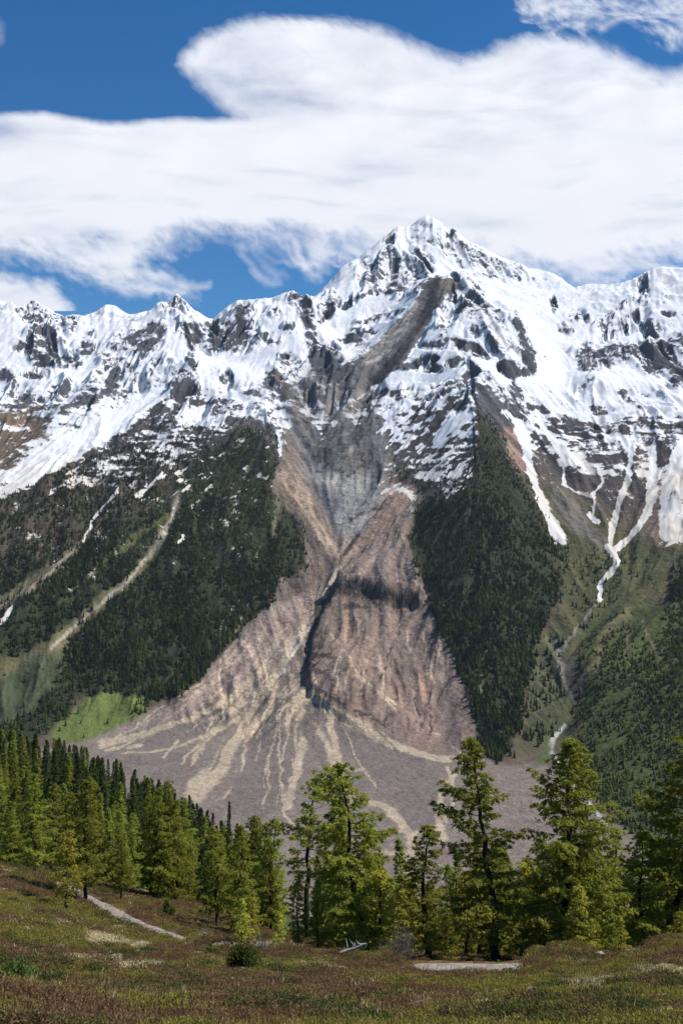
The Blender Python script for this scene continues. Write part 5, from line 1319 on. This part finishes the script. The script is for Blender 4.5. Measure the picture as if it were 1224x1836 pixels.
put_shrub(9, 897, 62, 44, 18, 'low bright green shrub behind the right stretch of path', leaf=(.12, .04))
put_shrub(10, 1035, 60, 40, 22, 'rounded olive shrub left of the pale rocks', leaf=(.12, .04))
put_shrub(11, 722, 60, 66, 74, 'brown leafless bush left of the medium centre larch', 'leafless_bush', leaf=None, n=60)
put_shrub(12, 690, 60, 50, 34, 'low grey leafless bush behind the bleached fallen tree', 'leafless_bush', leaf=None, n=50)
put_shrub(13, 369, 62, 34, 44, 'grey leafless sapling above the end of the left path', 'leafless_bush', leaf=None, n=34)
put_shrub(14, 470, 55, 40, 30, 'pale leafless bush behind the tall juniper shrub', 'leafless_bush', leaf=None, n=34)

# bleached fallen tree
W_ = Wood(); Rw = np.random.RandomState(3)
trunk_pts = [(-1.1, .1, .06), (-.5, .05, .22), (.1, 0, .36), (.65, -.05, .55), (1.05, -.1, .62)]
W_.add(trunk_pts, [.10, .13, .14, .10, .04], 7)
x = (634 - 612) / F * 53
root = bpy.data.objects.new('fallen_tree', None); COL.objects.link(root); root.location = (x, 53, nz(x, 53) + .2); root.rotation_euler = (0, 0, .2); root.scale = (.62, .62, .75)
tag(root, 'bleached fallen tree with broken limbs at the foot of the big central larch', 'dead tree')
link('trunk', W_.mesh('trunk'), m_dead, root)
for k in range(7):
    W_ = Wood(); c = np.array(trunk_pts[1 + k % 4]); e_ = c + np.array([Rw.uniform(-.5, .5), Rw.uniform(-.3, .3), Rw.uniform(.2, .75) * (1 if k % 3 else -.6)])
    W_.add([c, (c + e_) / 2 + Rw.normal(0, .06, 3), e_], [.055, .04, .015], 5); link('limb', W_.mesh('limb'), m_dead, root)
def stick(px, d, pts_, rad, label):
    W_ = Wood(); W_.add(pts_, rad, 6); x = (px - 612) / F * d
    o = link('dead_branch', W_.mesh('dead_branch'), m_dead); o.location = (x, d, nz(x, d) + .03); tag(o, label, 'branch', 'bleached branches on the heath')
stick(651, 47, [(0, 0, -.05), (.05, 0, .2), (.12, .02, .38), (.10, 0, .5)], [.05, .045, .03, .01], 'short bleached stump sticking up right below the fallen tree')
stick(15, 21, [(-.1, 0, .05), (.1, 0, .3), (.32, 0, .62)], [.02, .015, .005], 'thin pale stick leaning right at the left edge')
stick(722, 36, [(-.35, 0, .14), (0, 0, .17), (.3, .03, .16)], [.05, .06, .03], 'pale log piece lying in the heath left of centre right path')

def rock(seed, sx, sy, sz):
    R = np.random.RandomState(seed); b = bmesh_ico(); co = b[0].copy()
    for _ in range(7):
        nrm = R.normal(size=3); nrm /= np.linalg.norm(nrm); dd_ = co @ nrm; cut = R.uniform(.45, .8)
        co -= np.maximum(dd_ - cut, 0)[:, None] * nrm
    co *= 1 + .05 * R.normal(size=(len(co), 1)); co *= [sx, sy, sz]
    return mesh_from('stone', co, b[1], smooth=False)
import bmesh
def bmesh_ico():
    bm_ = bmesh.new(); bmesh.ops.create_icosphere(bm_, subdivisions=3, radius=1)
    co = np.array([v.co[:] for v in bm_.verts]); f = np.array([[v.index for v in p.verts] for p in bm_.faces]); bm_.free(); return co, f
M = Mat('pale_stone')
pos = M.n('ShaderNodeTexCoord').outputs['Object']; n1 = M.noise(pos, 5, 5, .7)
M.surf(M.n('ShaderNodeBsdfPrincipled', {'Base Color': M.mix(M.ramp(n1, .35, .68), (.20, .18, .155), (.50, .47, .43)), 'Roughness': .9}).outputs[0])
m_stone = M.m
ROCKS = [ # px, distance, width px, height px, label
 (1078, 50.5, 52, 19, 'largest pale rock slab left of the small yellow green larch'),
 (1062, 51.5, 26, 10, 'flat pale rock touching the back of the largest slab'),
 (1140, 50, 44, 15, 'pale rock slab right of the small yellow green larch'),
 (1125, 49.5, 18, 11, 'angular pale stone at the left end of the right slab'),
 (245, 84, 12, 8, 'white stone on the bank beyond the left path'),
 (531, 54, 28, 9, 'flat white stone below the small larch with low branches'),
 (462, 56, 24, 8, 'thin white stone under the bright young larches'),
 (600, 52, 16, 11, 'rounded white stone left of the bleached fallen tree'),
 (615, 51.5, 11, 8, 'small white stone next to the rounded one by the fallen tree'),
 (718, 44, 26, 9, 'flat grey stone in the heath below the start of the right path'),
 (760, 54, 10, 7, 'white stone on the near edge of the right path'),
 (537, 330, 20, 14, 'white boulder visible far down between the trees left of centre'),
 (52, 165, 10, 7, 'small pale boulder in front of the spruces at far left'),
 (352, 60, 10, 4, 'small pale stone just past the end of the left path'),
 (905, 26, 9, 8, 'little white stone low in the heath right of centre'),
 (958, 25, 7, 6, 'smallest white stone near the bottom right'),
]
for i, (px, d, wpx, hpx, lab) in enumerate(ROCKS):
    x = (px - 612) / F * d; w = wpx / F * d / 2; h = hpx / F * d * .75
    o = link('stone', rock(50 + i, w, w * .7, h), m_stone); o.location = (x, d, nz(x, d) + h * .25); o.rotation_euler = (0, 0, (i * 37 % 10 - 5) * .06)
    tag(o, lab, 'stone' if wpx < 20 else 'rock', 'pale stones on the heath')

# ------------------------------------------------------------------ air
bm = bpy.data.meshes.new('haze')
hx, hy0, hy1, hz0, hz1 = 4700, -400, 7300, -640, 1990
v = [(x, y, z) for z in (hz0, hz1) for y in (hy0, hy1) for x in (-hx, hx)]
bm.from_pydata(v, [], [(0, 2, 3, 1), (4, 5, 7, 6), (0, 1, 5, 4), (2, 6, 7, 3), (0, 4, 6, 2), (1, 3, 7, 5)])
M = Mat('thin_air')
pvn = M.n('ShaderNodeVolumePrincipled', {'Color': (.72, .84, 1, 1), 'Density': 1.3e-5, 'Anisotropy': 0.1})
M.t.links.new(pvn.outputs[0], M.out.inputs['Volume'])
tag(link('haze', bm, M.m), 'thin blue mountain air', kind='stuff')
